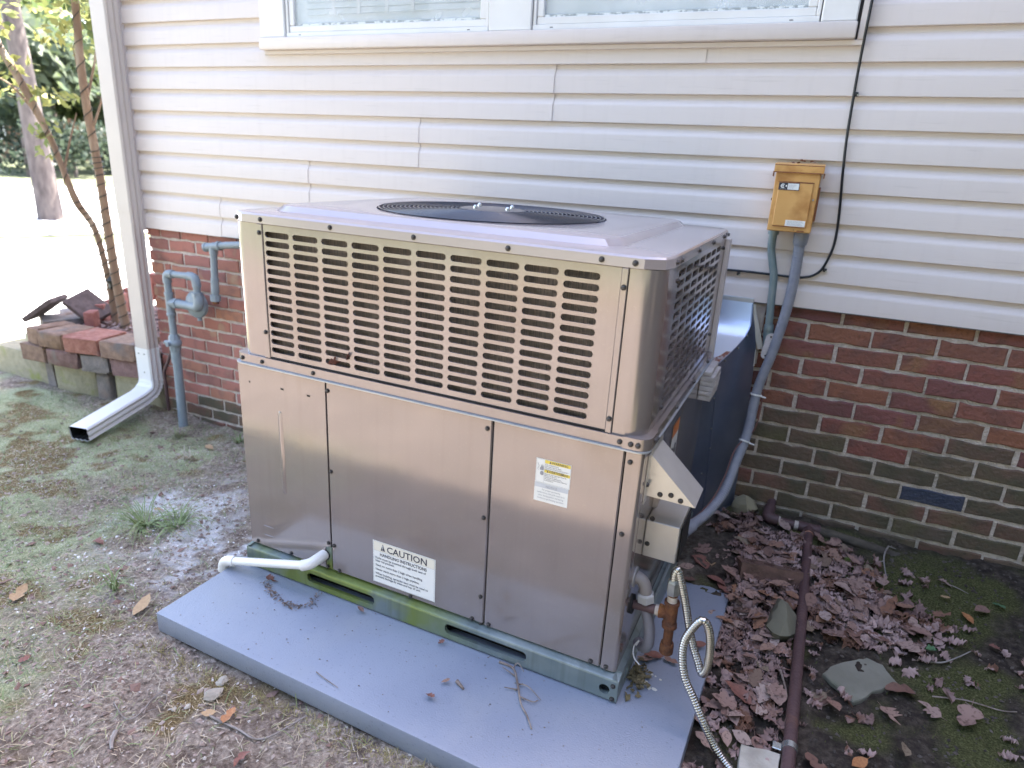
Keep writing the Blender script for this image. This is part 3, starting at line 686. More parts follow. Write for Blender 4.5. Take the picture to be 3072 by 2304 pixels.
for (v, w) in ((.147, 1.075), (.147, .765), (.845, .80), (.845, 1.085)): screw(1.2217, v, w, 's')
for (u, w) in ((.3235, .6734), (.8274, .6729), (.3255, .4224), (.8285, .4175), (.8304, .1704), (.6027, .0895), (.8066, .0895), (.3063, .1752), (.2998, .0895), (.3281, .1727), (.3445, .0895), (.8590, .0895), (.0151, .0922), (.154, .0895), (1.1972, .6728), (1.1981, .4822), (1.158, .0903), (1.1997, .0896)):
    screw(u, -.004, w)
for (u, w) in ((.833, .0790), (1.2000, .0775)): screw(u, .0035, w)
for (u, w) in ((1.228, .052), (1.229, .012)): screw(u, -.021, w)

# labels ---------------------------------------------------------------
label_white = material("label_white", (.80, .80, .78), rough=.35); label_cream = material("label_cream", (.76, .72, .62), rough=.35)
ink = material("label_ink", (.025, .025, .05), rough=.5); ink_grey = material("label_ink_faded", (.30, .30, .33), rough=.5); label_yellow = material("label_yellow", (.80, .62, .10), rough=.4); label_grey = material("label_band", (.56, .58, .62), rough=.4)
def on_front(parent, name, geo, m, v):
    mb = MB(); 
    for (vv, ff) in geo: mb.add([(a, v, b) for a, b in vv], ff)
    return mb.build(name, m, parent, smooth=False)
def rect(u0, u1, w0, w1): return ([(u0, w0), (u1, w0), (u1, w1), (u0, w1)], [(0, 1, 2, 3)])
V0 = -.004
cl_ = on_front(ac, "caution_label", [rect(.4715, .685, .0985, .2400)], label_white, V0 - .0006)
on_front(cl_, "header_band", [rect(.4740, .6825, .2075, .2375)], label_cream, V0 - .0009)
on_front(cl_, "border", [rect(.4738, .6827, .2377, .2383), rect(.4738, .6827, .1000, .1006), rect(.4738, .4744, .1006, .2377), rect(.6821, .6827, .1006, .2377), rect(.4744, .6821, .2069, .2074)], ink_grey, V0 - .0011)
L1 = [text_geo("CAUTION", .0300, .5200, .2110, sx=1.02, bold=.0004), ([(.4990, .2115), (.5145, .2115), (.50675, .2345)], [(0, 1, 2)])]
L1.append(text_geo("HANDLING INSTRUCTIONS", .0152, .5765, .1920, 'CENTER', sx=.85, bold=.0002))
on_front(cl_, "lettering", L1, ink, V0 - .0013)
on_front(cl_, "exclamation_mark", [rect(.5059, .5076, .2185, .2290), rect(.5059, .5076, .2140, .2160)], label_white, V0 - .0016)
y = .1800; T2 = []
for ln in ("Forks must be inserted through both sets of", "base rail pockets.", None, "Stack no more than 2 high when handling.", None, "Never stack more than 3 high anytime.", None, "When hoisting, spreader bars must be used to", "prevent damage to sides and top of unit."):
    if ln is None: y -= .0052; continue
    T2.append(text_geo(ln, .0104, .4800, y, sx=.93, bold=.0001)); y -= .0096
on_front(cl_, "small_lettering", T2, ink, V0 - .0013)
wl = on_front(ac, "warning_label", [rect(.9660, 1.0575, .5625, .6282)], label_white, V0 - .0007)
on_front(wl, "border", [rect(.9672, 1.0563, .6268, .6272), rect(.9672, 1.0563, .5640, .5644), rect(.9672, .9676, .5644, .6268), rect(1.0559, 1.0563, .5644, .6268), rect(.9885, .9889, .5644, .6268)], ink_grey, V0 - .0012)
on_front(wl, "yellow_band", [rect(.9890, 1.0558, .6180, .6267), rect(.9890, 1.0558, .5930, .6010)], label_yellow, V0 - .0010)
GT = [text_geo("WARNING", .0088, 1.0070, .6195, sx=1.0, bold=.0001), text_geo("AVERTISSEMENT", .0080, 1.0015, .5945, sx=.86, bold=.0001), ([(1.0005, .6195), (1.0060, .6195), (1.00325, .6255)], [(0, 1, 2)]), ([(.9950, .5945), (1.0000, .5945), (.9975, .5998)], [(0, 1, 2)])]
for k, ln in enumerate(("Risk of electric shock.", "Can cause injury or death.", "Disconnect all remote electric power", "supply to unit before servicing.")): GT.append(text_geo(ln, .0050, .9905, .6135 - k * .0046, sx=.80))
for k, ln in enumerate(("Risque de choc electrique. Risque de", "blessure ou de mort.", "Debranchez les alimentations", "electriques a distance avant d'effectuer", "la maintenance.")): GT.append(text_geo(ln, .0049, .9905, .5886 - k * .0044, sx=.78))
on_front(wl, "lettering", GT, material("label_ink_brown", (.10, .085, .10), rough=.5), V0 - .0014)
on_front(wl, "shock_symbol", [([(.9765, .5975), (.9865, .5975), (.9868, .6035), (.9862, .6120), (.9850, .6055), (.9845, .6145), (.9832, .6058), (.9822, .6150), (.9810, .6058), (.9798, .6135), (.9788, .6040), (.9770, .6050)], [tuple(range(12))]),
    ([(.9785, .5850), (.9840, .5835), (.9872, .5870), (.9868, .5930), (.9838, .5955), (.9800, .5945), (.9776, .5905)], [tuple(range(7))]),
    ([(.9700, .6150), (.9710, .6155), (.9745, .6080), (.9738, .6040), (.9715, .6000), (.9735, .5960), (.9728, .5955), (.9703, .6000), (.9726, .6045), (.9732, .6078)], [tuple(range(10))])], ink_grey, V0 - .0012)
nl = on_front(ac, "notice_label", [rect(.9655, 1.0552, .5115, .5655)], label_white, V0 - .00045)
on_front(nl, "header_band", [rect(.9657, 1.0550, .5500, .5623)], label_grey, V0 - .00055)
NT = [text_geo("NOTICE", .0088, 1.0105, .5520, 'CENTER', sx=.95)]
for k, ln in enumerate(("For proper gas heating", "performance, this grille must be in", "place during ignition and during", "continuous gas heating operation.")): NT.append(text_geo(ln, .0066, 1.0105, .5430 - k * .0078, 'CENTER', sx=.80))
on_front(nl, "lettering", NT, ink_grey, V0 - .0009)
# half hidden sticker on the shaded side under the flange
sk = MB(); sk.add([(1.2252, .36, .50), (1.2252, .45, .50), (1.2252, .45, .64), (1.2252, .36, .64)], [(0, 1, 2, 3)]); so = sk.build("side_sticker", label_white, ac, smooth=False)
sk = MB(); sk.add([(1.2256, .36, .60), (1.2256, .45, .60), (1.2256, .45, .64), (1.2256, .36, .64)], [(0, 1, 2, 3)]); sk.build("orange_band", material("label_orange", (.62, .20, .05), rough=.4), so, smooth=False)
sk = MB()
for q in range(5): sk.add([(1.2256, .37 + .015 * q, .525 + .006 * (q % 2)), (1.2256, .38 + .015 * q, .525), (1.2256, .38 + .015 * q, .57 - .01 * (q % 3)), (1.2256, .37 + .015 * q, .565)], [(0, 1, 2, 3)])
sk.build("printed_marks", ink, so, smooth=False)

# flue hood and combustion box on the right side --------------------------------
hood_m = material("bare_hood_metal", (.56, .55, .52), (.62, .61, .58), 14, rough=.34, metal=.55, bump=.03, bscale=60)
hd = MB(); a, b = .0716, .185
front_ = [(1.230, .560), (1.348, .5585), (1.230, .668)]
hd.prism([(u, w) for u, w in front_], a, b, 'y'); ho = hd.build("flue_hood", hood_m, ac, smooth=False)
MB().box(1.2268, 1.2300, a - .022, a + .004, .545, .675, .001).build("hood_tab", hood_m, ho); MB().box(1.2268, 1.2320, a + .002, b, .6685, .705, .001).build("hood_tab", hood_m, ho)
for (u, w) in ((1.262, .5715), (1.288, .5765), (1.312, .5680)): screw(u, a, w, 'f', ho)
screw(1.2300, a - .012, .595, 's', ho)
bxm = MB(); bxm.box(1.2278, 1.314, .13, .27, .357, .4625, .002); bo = bxm.build("combustion_box", hood_m, ac)
MB().box(1.2250, 1.2275, .035, .30, .355, .555, .001).build("mounting_plate", paint, bo); MB().box(1.3145, 1.3185, .15, .275, .352, .452, .001).build("box_end_flange", dark, bo)
screw(1.2420, .13, .470, 'f', bo); screw(1.2375, .13, .395, 'f', bo)
MB().tube([(1.2265, .20, .47), (1.235, .20, .52), (1.242, .19, .55)], .012, 8, 4).build("torn_paper_tag", material("torn_tape", (.55, .47, .45), rough=.8), bo)
MB().box(1.2415, 1.2520, .30, .93, .005, .098, .002).build("side_kickplate", galv, ac)

# ------------------------------------------------------------------ condensate drain (white plastic pipe)
pvc = material("white_pvc", (.78, .77, .73), (.80, .79, .76), 8, rough=.3, spec=.5)
dr = thing("drain_pipe", "white plastic drain pipe running from left panel across the grey slab", "pipe", UP(.285, -.02, .12))
R0 = .0133
A_ = [UP(.287, .004, .127), UP(.283, -.030, .125), UP(.272, -.052, .118), UP(.248, -.062, .109)]
MB().tube(A_, .0168, 16, 6).build("elbow", pvc, dr, world=True)
MB().tube([UP(.252, -.0612, .111), UP(-.052, -.0655, .029)], R0, 18).build("pipe", pvc, dr, world=True)
MB().tube([UP(-.030, -.0652, .0345), UP(-.060, -.066, .027), UP(-.078, -.067, .012), UP(-.083, -.068, -.014)], .0168, 16, 6).build("elbow", pvc, dr, world=True)
MB().tube([UP(.2885, .012, .127), UP(.2885, -.003, .127)], .0185, 14).build("fitting", dark, dr, world=True)

# ------------------------------------------------------------------ rusty gas connection and loose flexible hose
rust = material("rusty_iron", (.16, .06, .025), (.075, .035, .022), 45, rough=.85, bump=.6, bscale=160, c3=(.30, .12, .035), s3=22, lo3=.5, hi3=.68)
iron = material("brown_painted_iron", (.075, .042, .045), (.10, .056, .056), 26, rough=.6, bump=.25, bscale=120, c3=(.14, .07, .05), s3=14, lo3=.6, hi3=.75)
seal = material("pipe_dope", (.55, .50, .45), (.42, .36, .30), 90, rough=.8)
zinc = material("zinc_fitting", (.42, .43, .42), (.30, .31, .30), 50, rough=.4, metal=.7)
def G(u, w, v=.08): return UP(u, v, w)
gt = thing("gas_fitting", "rusty pipe tee with capped drip leg sticking out of the unit's right side", "pipe fitting", G(1.225, .240))
MB().tube([G(1.222, .239), G(1.300, .2445)], .0125, 14).build("nipple", iron, gt, world=True)
MB().tube([G(1.2255, .2392), G(1.233, .2397)], .026, 18).build("rubber_grommet", dark, gt, world=True)
MB().tube([G(1.2905, .2438), G(1.3005, .2445)], .0142, 14).build("sealant_ring", seal, gt, world=True)
te = MB(); te.tube([G(1.3, .2445), G(1.303, .2447), G(1.311, .2453), G(1.330, .246)], [.0185, .0185, .0165, .0165], 16)
te.tube([G(1.3285, .283), G(1.3285, .274), G(1.329, .271), G(1.330, .220), G(1.330, .217), G(1.331, .207)], [.0195, .0195, .0168, .0168, .0195, .0195], 16); te.build("tee", rust, gt, world=True)
MB().tube([G(1.331, .210), G(1.332, .140)], .0125, 14).build("drip_leg", rust, gt, world=True)
MB().tube([G(1.3318, .158), G(1.332, .150), G(1.3322, .128), G(1.3323, .124)], [.0165, .0180, .0180, .013], 12).build("cap", rust, gt, world=True)
MB().tube([G(1.3283, .279), G(1.3275, .300)], .0128, 14).build("sealant_ring", seal, gt, world=True)
MB().tube([G(1.327, .300), G(1.327, .306)], .0135, 12).build("nipple", rust, gt, world=True)
MB().tube([G(1.3268, .305), G(1.3262, .312), G(1.3255, .340), G(1.325, .346)], [.0165, .0175, .0165, .013], 6).build("flare_nut", zinc, gt, world=True, angle=.3)
steel = material("corrugated_steel", (.56, .545, .53), (.47, .46, .445), 20, rough=.27, metal=1.0)
hz = [(1.3245, .340, .08), (1.3245, .362, .08), (1.331, .376, .08), (1.344, .341, .08), (1.361, .288, .08), (1.377, .237, .075), (1.395, .186, .07), (1.416, .146, .06), (1.430, .124, .05), (1.441, .157, .04), (1.438, .233, .03), (1.426, .283, .025), (1.409, .297, .02), (1.392, .269, .015), (1.380, .231, .01), (1.383, .188, 0), (1.398, .143, -.01), (1.425, .104, -.02), (1.457, .056, -.03), (1.497, -.004, -.035), (1.537, -.033, -.05), (1.60, -.036, -.10), (1.68, -.036, -.2)]
hp = resample(spline([UP(u, v, q) for u, q, v in hz], 12), .0016)
ho_ = thing("flexible_gas_hose", "silver corrugated hose looping from rusty tee down over the slab edge", "hose", G(1.3245, .34))
rr = [(.0104, .0099, .0082, .0099)[k % 4] for k in range(len(hp))]
MB().tube(hp, rr, 12).build("hose", steel, ho_, world=True, angle=2)

# ------------------------------------------------------------------ low voltage / power whip with elbow at the right corner
whip_m = material("grey_conduit_plastic", (.19, .185, .215), (.23, .225, .255), 20, rough=.5, bump=.08, bscale=90)
wt = thing("conduit_whip", "grey elbow with hex nut and short hose curving down beside the rusty tee", "conduit", G(1.224, .318, .085))
MB().tube([G(1.226, .318, .085), G(1.2295, .318, .085)], .027, 18).build("lock_ring", material("pale_plastic", (.40, .385, .39), rough=.5), wt, world=True)
MB().tube([G(1.229, .318, .085), G(1.243, .3145, .085), G(1.254, .300, .085), G(1.259, .277, .085)], .0165, 16, 5).build("elbow", material("beige_plastic", (.27, .245, .24), rough=.45), wt, world=True)
MB().tube([G(1.2592, .281, .085), G(1.2596, .277, .085), G(1.2618, .258, .085), G(1.2625, .255, .085)], [.020, .0235, .0235, .018], 6).build("hex_nut", material("pale_nut", (.42, .42, .42), rough=.4), wt, world=True, angle=.3)
MB().tube([G(1.2615, .262, .085), G(1.266, .234, .085), G(1.281, .178, .085), G(1.284, .130, .085), G(1.272, .102, .10), G(1.249, .088, .13)], .0145, 14, 8).build("hose", whip_m, wt, world=True)
MB().tube([G(1.256, .125, .07), G(1.262, .145, .066), G(1.250, .115, .075), G(1.256, .095, .06), G(1.275, .085, .05)], .0018, 6, 6).build("cut_wire", material("white_wire", (.6, .6, .6), rough=.5), wt, world=True)

# ------------------------------------------------------------------ sheet metal duct between the unit and the wall
duct_m = material("galvanised_duct_skyblue", (.185, .22, .315), (.26, .30, .41), 5, rough=.30, metal=.75, bump=.05, bscale=3, bdist=.03)  # blue sky sheen put into the sheet metal's colour
duct_sky_top = material("galvanised_top_skylit", (.50, .57, .70), (.58, .64, .76), 7, rough=.30, metal=.75, bump=.03, bscale=3)  # paler blue copy for the top, sky reflection put into its colour
rustpatch = material("rust_patch", (.22, .075, .05), (.46, .42, .42), 95, rough=.8, lo=.40, hi=.62)
du = thing("air_duct", "dark sheet metal duct with curved top joining the unit to the wall", "duct", (.57, -.26, .15))
arc = [(0, .800), (.1, .818), (.3, .847), (.5, .880), (.68, .912), (.80, .945), (.87, .985), (.93, 1.025)]
def wallx(z): return float(np.interp(z, [0, .5, .86, .95, 1.03], [.738, .736, .722, .702, .676]))
def cheek(s, z, off=0): x = .572 * (1 - s) + wallx(z) * s + off; return (x, -.262 * (1 - s) - .014 * s, z)
mb = MB(); ns, nz = 20, 24
for i in range(ns + 1):
    s = .93 * i / ns; zt = float(np.interp(s, [a for a, b in arc], [b for a, b in arc]))
    for j in range(nz + 1): mb.v.append(cheek(s, .06 + (zt - .06) * j / nz))
mb.f = [(i * (nz + 1) + j, (i + 1) * (nz + 1) + j, (i + 1) * (nz + 1) + j + 1, i * (nz + 1) + j + 1) for i in range(ns) for j in range(nz)]
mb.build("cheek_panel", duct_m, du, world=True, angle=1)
mb = MB(); mm = MB()
for i in range(ns + 1):
    s = .93 * i / ns; zt = float(np.interp(s, [a for a, b in arc], [b for a, b in arc])); e = cheek(s, zt + .001)
    for k in range(9): mb.v.append((e[0] + .004 - k * .1, e[1], e[2] + .003))
mb.f = [(i * 9 + k, (i + 1) * 9 + k, (i + 1) * 9 + k + 1, i * 9 + k + 1) for i in range(ns) for k in range(8)]
mb.build("top_panel", duct_sky_top, du, world=True, angle=1)
for i in range(5):
    s = .10 * i; zt = float(np.interp(s, [a for a, b in arc], [b for a, b in arc])); e = cheek(s, zt + .0045); wd = .085 * (1 - i / 4.6)
    for k in range(4): mm.v.append((e[0] + .0045 - k / 3 * (wd + random.uniform(-.01, .01)), e[1], e[2] + .001))
mm.f = [(i * 4 + k, (i + 1) * 4 + k, (i + 1) * 4 + k + 1, i * 4 + k + 1) for i in range(4) for k in range(3)]
mm.build("rusted_corner", rustpatch, du, world=True)
edge = [cheek(s, float(np.interp(s, [a for a, b in arc], [b for a, b in arc])), .003) for s in np.linspace(0, .93, 24)]
MB().tube(edge, .0035, 6).build("folded_seam", duct_m, du, world=True)
MB().tube([cheek(.34, .12, .0015), cheek(.30, .45, .0015), cheek(.22, .79, .0015)], .0028, 5).build("folded_seam", duct_m, du, world=True)
for (s, dz) in ((.32, -.0), (.55, -.0), (.74, -.0), (.12, 0)):
    z = float(np.interp(s, [a for a, b in arc], [b for a, b in arc])) - .012; p = cheek(s, z, .003); MB().ball(p, .0042, 8, 5).build("screw", zinc, du, world=True)
for (s, z) in ((.22, .70), (.25, .58), (.28, .50), (.2, .40)): MB().ball(cheek(s, z, .002), .0035, 8, 5).build("screw", zinc, du, world=True)
MB().box(.25, .676, -.030, -.021, 1.0265, 1.0445, .001).build("wall_flange", galv_clean, du, world=True)
mb = MB(); mb.prism([(.664, 1.024), (.684, 1.026), (.690, 1.0), (.738, .862), (.716, .862), (.672, .99)], -.030, -.024, 'y'); mb.build("wall_flange", galv_clean, du, world=True, smooth=False)
mb = MB(); mb.prism([(.700, .858), (.712, .858), (.716, .795), (.703, .795)], -.034, -.030, 'y'); mb.build("wall_flange", galv_clean, du, world=True, smooth=False)
MB().box(.20, .72, -.013, -.0025, .80, 1.026).build("foam_backing", material("mortar_filler", (.36, .31, .28), (.44, .40, .36), 40, rough=.95, bump=.5), du, world=True, smooth=False)

# weathered block wedged below the flange
wood_white = material("peeling_white_wood", (.60, .57, .56), (.48, .44, .43), 30, rough=.85, bump=.6, bscale=60, stretch=(1, 1, 3))
wb = MB()
for k in range(6):
    z0_, z1_ = .598 + k * .0170, .598 + (k + 1) * .0170 - .0012; j = random.uniform(-.003, .003); top_r = .010 if k == 5 else 0
    wb.box(1.2255, 1.270 + j - top_r, .748 + abs(j), .90, z0_, z1_, .0018)
wb.v = [UP(*p) for p in wb.v]
tag(wb.build("wood_block", wood_white), "small weathered white grooved block wedged below the flange at the unit's back corner", "block")

# ------------------------------------------------------------------ disconnect box and its conduits
amber = material("amber_enamel", (.64, .34, .105), (.68, .38, .13), 9, rough=.42, bump=.08, bscale=50, c3=(.40, .165, .035), s3=11, lo3=.5, hi3=.72)
rusty_edge = material("rusty_edge", (.17, .055, .03), (.30, .13, .05), 60, rough=.8)
db = thing("disconnect_box", "yellow-orange metal electrical disconnect box on the siding", "electrical box", (.752, -.02, 1.295))
def dbx(name, x0, x1, y0, y1, z0, z1, m, b=.002): return MB().box(x0, x1, y0, y1, z0, z1, b).build(name, m, db, world=True)
dbx("body", .684, .822, -.1185, -.021, 1.297, 1.490, amber, .003)
lidb = MB(); lidb.prism([(-.126, 1.486), (-.126, 1.508), (-.119, 1.514), (-.021, 1.520), (-.021, 1.4905), (-.1190, 1.4905)], .677, .829, 'x'); lidb.build("hood", amber, db, world=True, angle=.4)
dbx("rusty_lip", .6765, .8295, -.1268, -.1262, 1.4855, 1.4885, rusty_edge, 0); dbx("rusty_lip", .6775, .8285, -.1262, -.1225, 1.5075, 1.5110, rusty_edge, .001)
dbx("door", .698, .806, -.1255, -.1190, 1.314, 1.458, amber, .003)
dbx("rusty_lip", .697, .807, -.1262, -.1256, 1.4545, 1.4585, rusty_edge, 0); dbx("rusty_lip", .700, .800, -.1262, -.1256, 1.3130, 1.3150, rusty_edge, 0)
for q in (.674, .8295): dbx("bracket", q, q + .0035, -.115, -.095, 1.472, 1.489, rusty_edge, .001)
dbx("handle", .8225, .828, -.110, -.030, 1.335, 1.445, rusty_edge, .002); dbx("latch_screw", .8085, .8145, -.1225, -.1190, 1.401, 1.407, zinc, .002)
dbx("side_screw", .6785, .6838, -.075, -.062, 1.393, 1.402, dark, .002)
pl = dbx("name_plate", .6995, .7635, -.1272, -.1263, 1.4310, 1.4540, material("navy_plate", (.022, .022, .04), rough=.4), 0)
def onp(name, geo, m, y):
    mb = MB()
    for vv, ff in geo: mb.add([(a, y, b) for a, b in vv], ff)
    return mb.build(name, m, pl, world=True, smooth=False)
def ringg(cx, cz, r0, r1, a0, a1, n=18):
    t = np.linspace(a0, a1, n); return ([(cx + r0 * cos(a), cz + r0 * sin(a)) for a in t] + [(cx + r1 * cos(a), cz + r1 * sin(a)) for a in t], [(i, i + 1, n + i + 1, n + i) for i in range(n - 1)])
onp("emblem", [ringg(.7125, .0 + 1.4440, .0042, .0070, .75, 2 * pi - .75), ringg(.7125, 1.4440, .0001, .0026, 0, 2 * pi, 10), rect(.7210, .7250, 1.4415, 1.4468), rect(.7045, .7235, 1.4338, 1.4343)], label_white, -.12745)
onp("rating_plate", [rect(.7275, .7620, 1.4330, 1.4525)], label_white, -.12740); onp("printed_lines", [rect(.7295, .745 + .002 * k, 1.4360 + .003 * k, 1.4367 + .003 * k) for k in range(5)], ink_grey, -.12765)
wl2 = dbx("warning_sticker", .7385, .8005, -.1262, -.1256, 1.3165, 1.3360, label_white, 0)
mb = MB(); [mb.add([(a, -.12645, b) for a, b in rect(.744, .795 - .004 * (k % 3), 1.3195 + .0032 * k, 1.3203 + .0032 * k)[0]], [(0, 1, 2, 3)]) for k in range(5)]; mb.build("printed_lines", ink_grey, wl2, world=True, smooth=False)
dbx("rust_hole", .7785, .8010, -.1192, -.1186, 1.2995, 1.3040, rusty_edge, 0); dbx("rust_hole", .7675, .7700, -.1192, -.1186, 1.3030, 1.3055, dark, 0)

emt = material("weathered_conduit", (.20, .27, .28), (.26, .32, .33), 22, rough=.5, metal=.35, bump=.1, bscale=60)
mc = thing("metal_conduit", "rigid grey-green conduit bending down from the amber box's left to a white covered fitting", "conduit", (.704, -.05, 1.29))
MB().tube([(.704, -.055, 1.297), (.704, -.053, 1.27), (.706, -.05, 1.229), (.718, -.05, 1.18), (.730, -.05, 1.13), (.735, -.05, 1.053), (.743, -.05, .945)], .0135, 14, 8).build("pipe", emt, mc, world=True)
MB().tube([(.704, -.055, 1.2965), (.704, -.054, 1.281)], .018, 14).build("connector", emt, mc, world=True); MB().tube([(.742, -.05, .962), (.7435, -.05, .944)], [.0165, .0178], 16).build("connector", emt, mc, world=True)
mb = MB(); mb.tube([(.7432, -.046, .945), (.746, -.045, .925), (.754, -.045, .862), (.755, -.045, .848)], [.0175, .019, .019, .012], 14); mb.tube([(.755, -.045, .865), (.760, -.02, .862), (.762, .01, .862)], .016, 10); cb = mb.build("conduit_body", emt, mc, world=True)
mb = MB(); c2_ = capsule(0, 0, .034, .096, 7, .017); mb.prism(c2_, 0, .005, 'y'); mb.v = [(.753 + x * .992 - z * -.11 - .0 * y, -.0685 + y, .886 + z) for x, y, z in mb.v]; mb.v = [(x - .0 + (.886 - z) * .0, y, z) for x, y, z in mb.v]
mb.build("cover", material("painted_cover", (.60, .57, .58), (.50, .47, .46), 60, rough=.55), cb, world=True, angle=.5)
for dz in (.036, -.036): MB().tube([(.753 + .11 * dz, -.0687, .886 + dz), (.753 + .11 * dz, -.0712, .886 + dz)], .0038, 8).build("screw", screw_m, cb, world=True)
flex_m = material("liquidtight_conduit", (.235, .25, .30), (.29, .30, .345), 30, rough=.48, bump=.12, bscale=70)
fc = thing("flexible_conduit", "thick grey ribbed flexible conduit from the amber box's right down into the unit's base", "conduit", (.795, -.06, 1.29))
cp_ = [(.795, -.062, 1.262), (.795, -.06, 1.239), (.797, -.06, 1.12), (.790, -.06, 1.01), (.771, -.072, .868), (.754, -.082, .785), (.742, -.092, .708), (.737, -.13, .563), (.719, -.18, .469), (.700, -.26, .375), (.665, -.36, .328), (.625, -.46, .312), (.60, -.52, .306)]
pth = resample(spline(cp_, 10), .0030)
MB().tube(pth, [.0180 if k % 3 else .0166 for k in range(len(pth))], 14).build("hose", flex_m, fc, world=True, angle=2)
MB().tube([(.795, -.062, 1.2965), (.795, -.062, 1.288), (.795, -.061, 1.262), (.7955, -.061, 1.252)], [.024, .025, .024, .021], 14).build("connector", flex_m, fc, world=True)
for q in (.455, .60): 
    p = pth[int(q * len(pth))]; p2 = pth[int(q * len(pth)) + 1]; d = (p2 - p).normalized()
    MB().tube([p - d * .003, p + d * .003], .0215, 16).build("cable_tie", label_white, fc, world=True)
    e = MB(); e.tube([p + Vector((.018, -.012, 0)), p + Vector((.036, -.014, -.002))], .003, 6); e.build("cable_tie_tail", label_white, fc, world=True)
MB().tube(spline([p + Vector((.022, -.004, -.002)) if k < 2 else p + Vector((-.018, -.016, .010)) for k, p in enumerate([pth[int(q * len(pth))] for q in (.44, .55, .63, .72, .80, .87, .93)])], 8), .0025, 6).build("thermostat_wire", material("brown_wire", (.16, .07, .06), rough=.5), fc, world=True)
MB().tube([(.625, -.46, .312), (.605, -.51, .307)], .0235, 12).build("connector", flex_m, fc, world=True)

cable_m = material("black_cable", (.012, .014, .018), rough=.42)
ca = thing("cable", "black cable running down beside the window and curving left under the amber box", "cable", (.87, -.026, 2.0))
MB().tube([(.872, -.046, 2.9), (.871, -.046, 2.05), (.8705, -.046, 1.93), (.871, -.030, 1.80), (.8755, -.029, 1.62), (.885, -.028, 1.494), (.899, -.028, 1.361), (.902, -.028, 1.26), (.884, -.028, 1.185), (.860, -.028, 1.153), (.825, -.028, 1.140), (.78, -.027, 1.137), (.723, -.026, 1.138), (.62, -.026, 1.139), (.50, -.026, 1.137), (.2, -.026, 1.137), (-.3, -.026, 1.135)], .0042, 8, 8).build("wire", cable_m, ca, world=True)
for (x, z, s) in ((.878, 1.735, 1), (.8885, 1.172, 0), (.606, 1.1285, 0)):
    mb = MB(); mb.box(x - .005, x + .007, -.033, -.019, z - .006, z + .006, .002); cc = mb.build("clip", cable_m, ca, world=True)
    MB().tube([(x + .006, -.0335, z - .003), (x + .006, -.0365, z - .003)], .0034, 8).build("nail", zinc, cc, world=True)

# ------------------------------------------------------------------ downspout
ds = thing("downspout", "cream downspout at the house corner with a white elbow and spout lying on the ground", "downspout", (-2.555, -.07, 0))
def ribbed(wd, dp, n=7, r=.008, g=.006):
    base = []
    for i in range(n + 1):      # front face with shallow grooves
        x = -wd / 2 + r + (wd - 2 * r) * i / n; base.append((x, -dp / 2 + (g if i % 2 else 0)))
    base += [(wd / 2, -dp / 2 + r)]
    for i in range(1, 4): base.append((wd / 2 - (g if i % 2 else 0), -dp / 2 + r + (dp - 2 * r) * i / 4))
    base += [(wd / 2, dp / 2 - r), (wd / 2 - r, dp / 2), (-wd / 2 + r, dp / 2), (-wd / 2, dp / 2 - r), (-wd / 2, -dp / 2 + r)]
    return base
def sweep(prof, path, side):
    """profile (a across, b along -normal) swept along path; side = fixed across vector"""
    P = [Vector(p) for p in path]; S = Vector(side).normalized(); v = []; n = len(prof)
    for i, p in enumerate(P):
        t = (P[min(i + 1, len(P) - 1)] - P[max(i - 1, 0)]).normalized(); nrm = t.cross(S).normalized()
        v += [tuple(p + S * a + nrm * b) for a, b in prof]
    return v, [(i * n + k, i * n + (k + 1) % n, (i + 1) * n + (k + 1) % n, (i + 1) * n + k) for i in range(len(P) - 1) for k in range(n)]
sp_old = material("cream_aluminium", (.56, .505, .475), (.60, .545, .51), 4, rough=.38, bump=.03, bscale=20)
sp_new = material("white_aluminium", (.76, .77, .77), (.72, .72, .72), 5, rough=.34, c3=(.45, .42, .38), s3=26, lo3=.68, hi3=.8)
pr = ribbed(.116, .078)
mb = MB(); v, f = sweep(pr, [(-2.555, -.072, 3.35), (-2.555, -.072, 2.0), (-2.555, -.072, 1.113)], (1, 0, 0)); mb.add(v, f); mb.build("upper_pipe", sp_old, ds, world=True, angle=.5)
pr2 = ribbed(.112, .075)
mb = MB(); v, f = sweep(pr2, [(-2.554, -.072, 1.118), (-2.553, -.072, .7), (-2.552, -.072, .350)], (1, 0, 0)); mb.add(v, f); mb.build("middle_pipe", sp_old, ds, world=True, angle=.5)
pr3 = ribbed(.116, .080)
h = Vector((.20, -.98, 0)).normalized(); sd_ = Vector((.98, .20, 0))
el = [Vector((-2.552, -.073, .358)), Vector((-2.552, -.073, .19)), Vector((-2.552, -.073, .165))]
mb = MB(); v, f = sweep(pr3, el, (1, 0, 0)); mb.add(v, f); mb.build("lower_pipe", sp_new, ds, world=True, angle=.5)
pth_ = []
for k in range(13):     # crimped elbow
    a = radians(74) * k / 12; c0 = Vector((-2.552, -.073, .168)); R_ = .075
    pth_.append(c0 + h * (R_ * (1 - cos(a))) + Vector((0, 0, -R_ * sin(a))))
mb = MB()
P = pth_; n = len(pr3)
for i, p in enumerate(P):
    k = i / 12; S = (Vector((1, 0, 0)) * (1 - k) + sd_ * k).normalized(); t = (P[min(i + 1, 12)] - P[max(i - 1, 0)]).normalized(); nrm = t.cross(S).normalized(); q = 1 + (.035 if i % 2 else -.02)
    mb.v += [tuple(p + S * a * q + nrm * b * q) for a, b in pr3]
mb.f = [(i * n + k, i * n + (k + 1) % n, (i + 1) * n + (k + 1) % n, (i + 1) * n + k) for i in range(12) for k in range(n)]
mb.build("elbow", sp_new, ds, world=True, angle=.4)
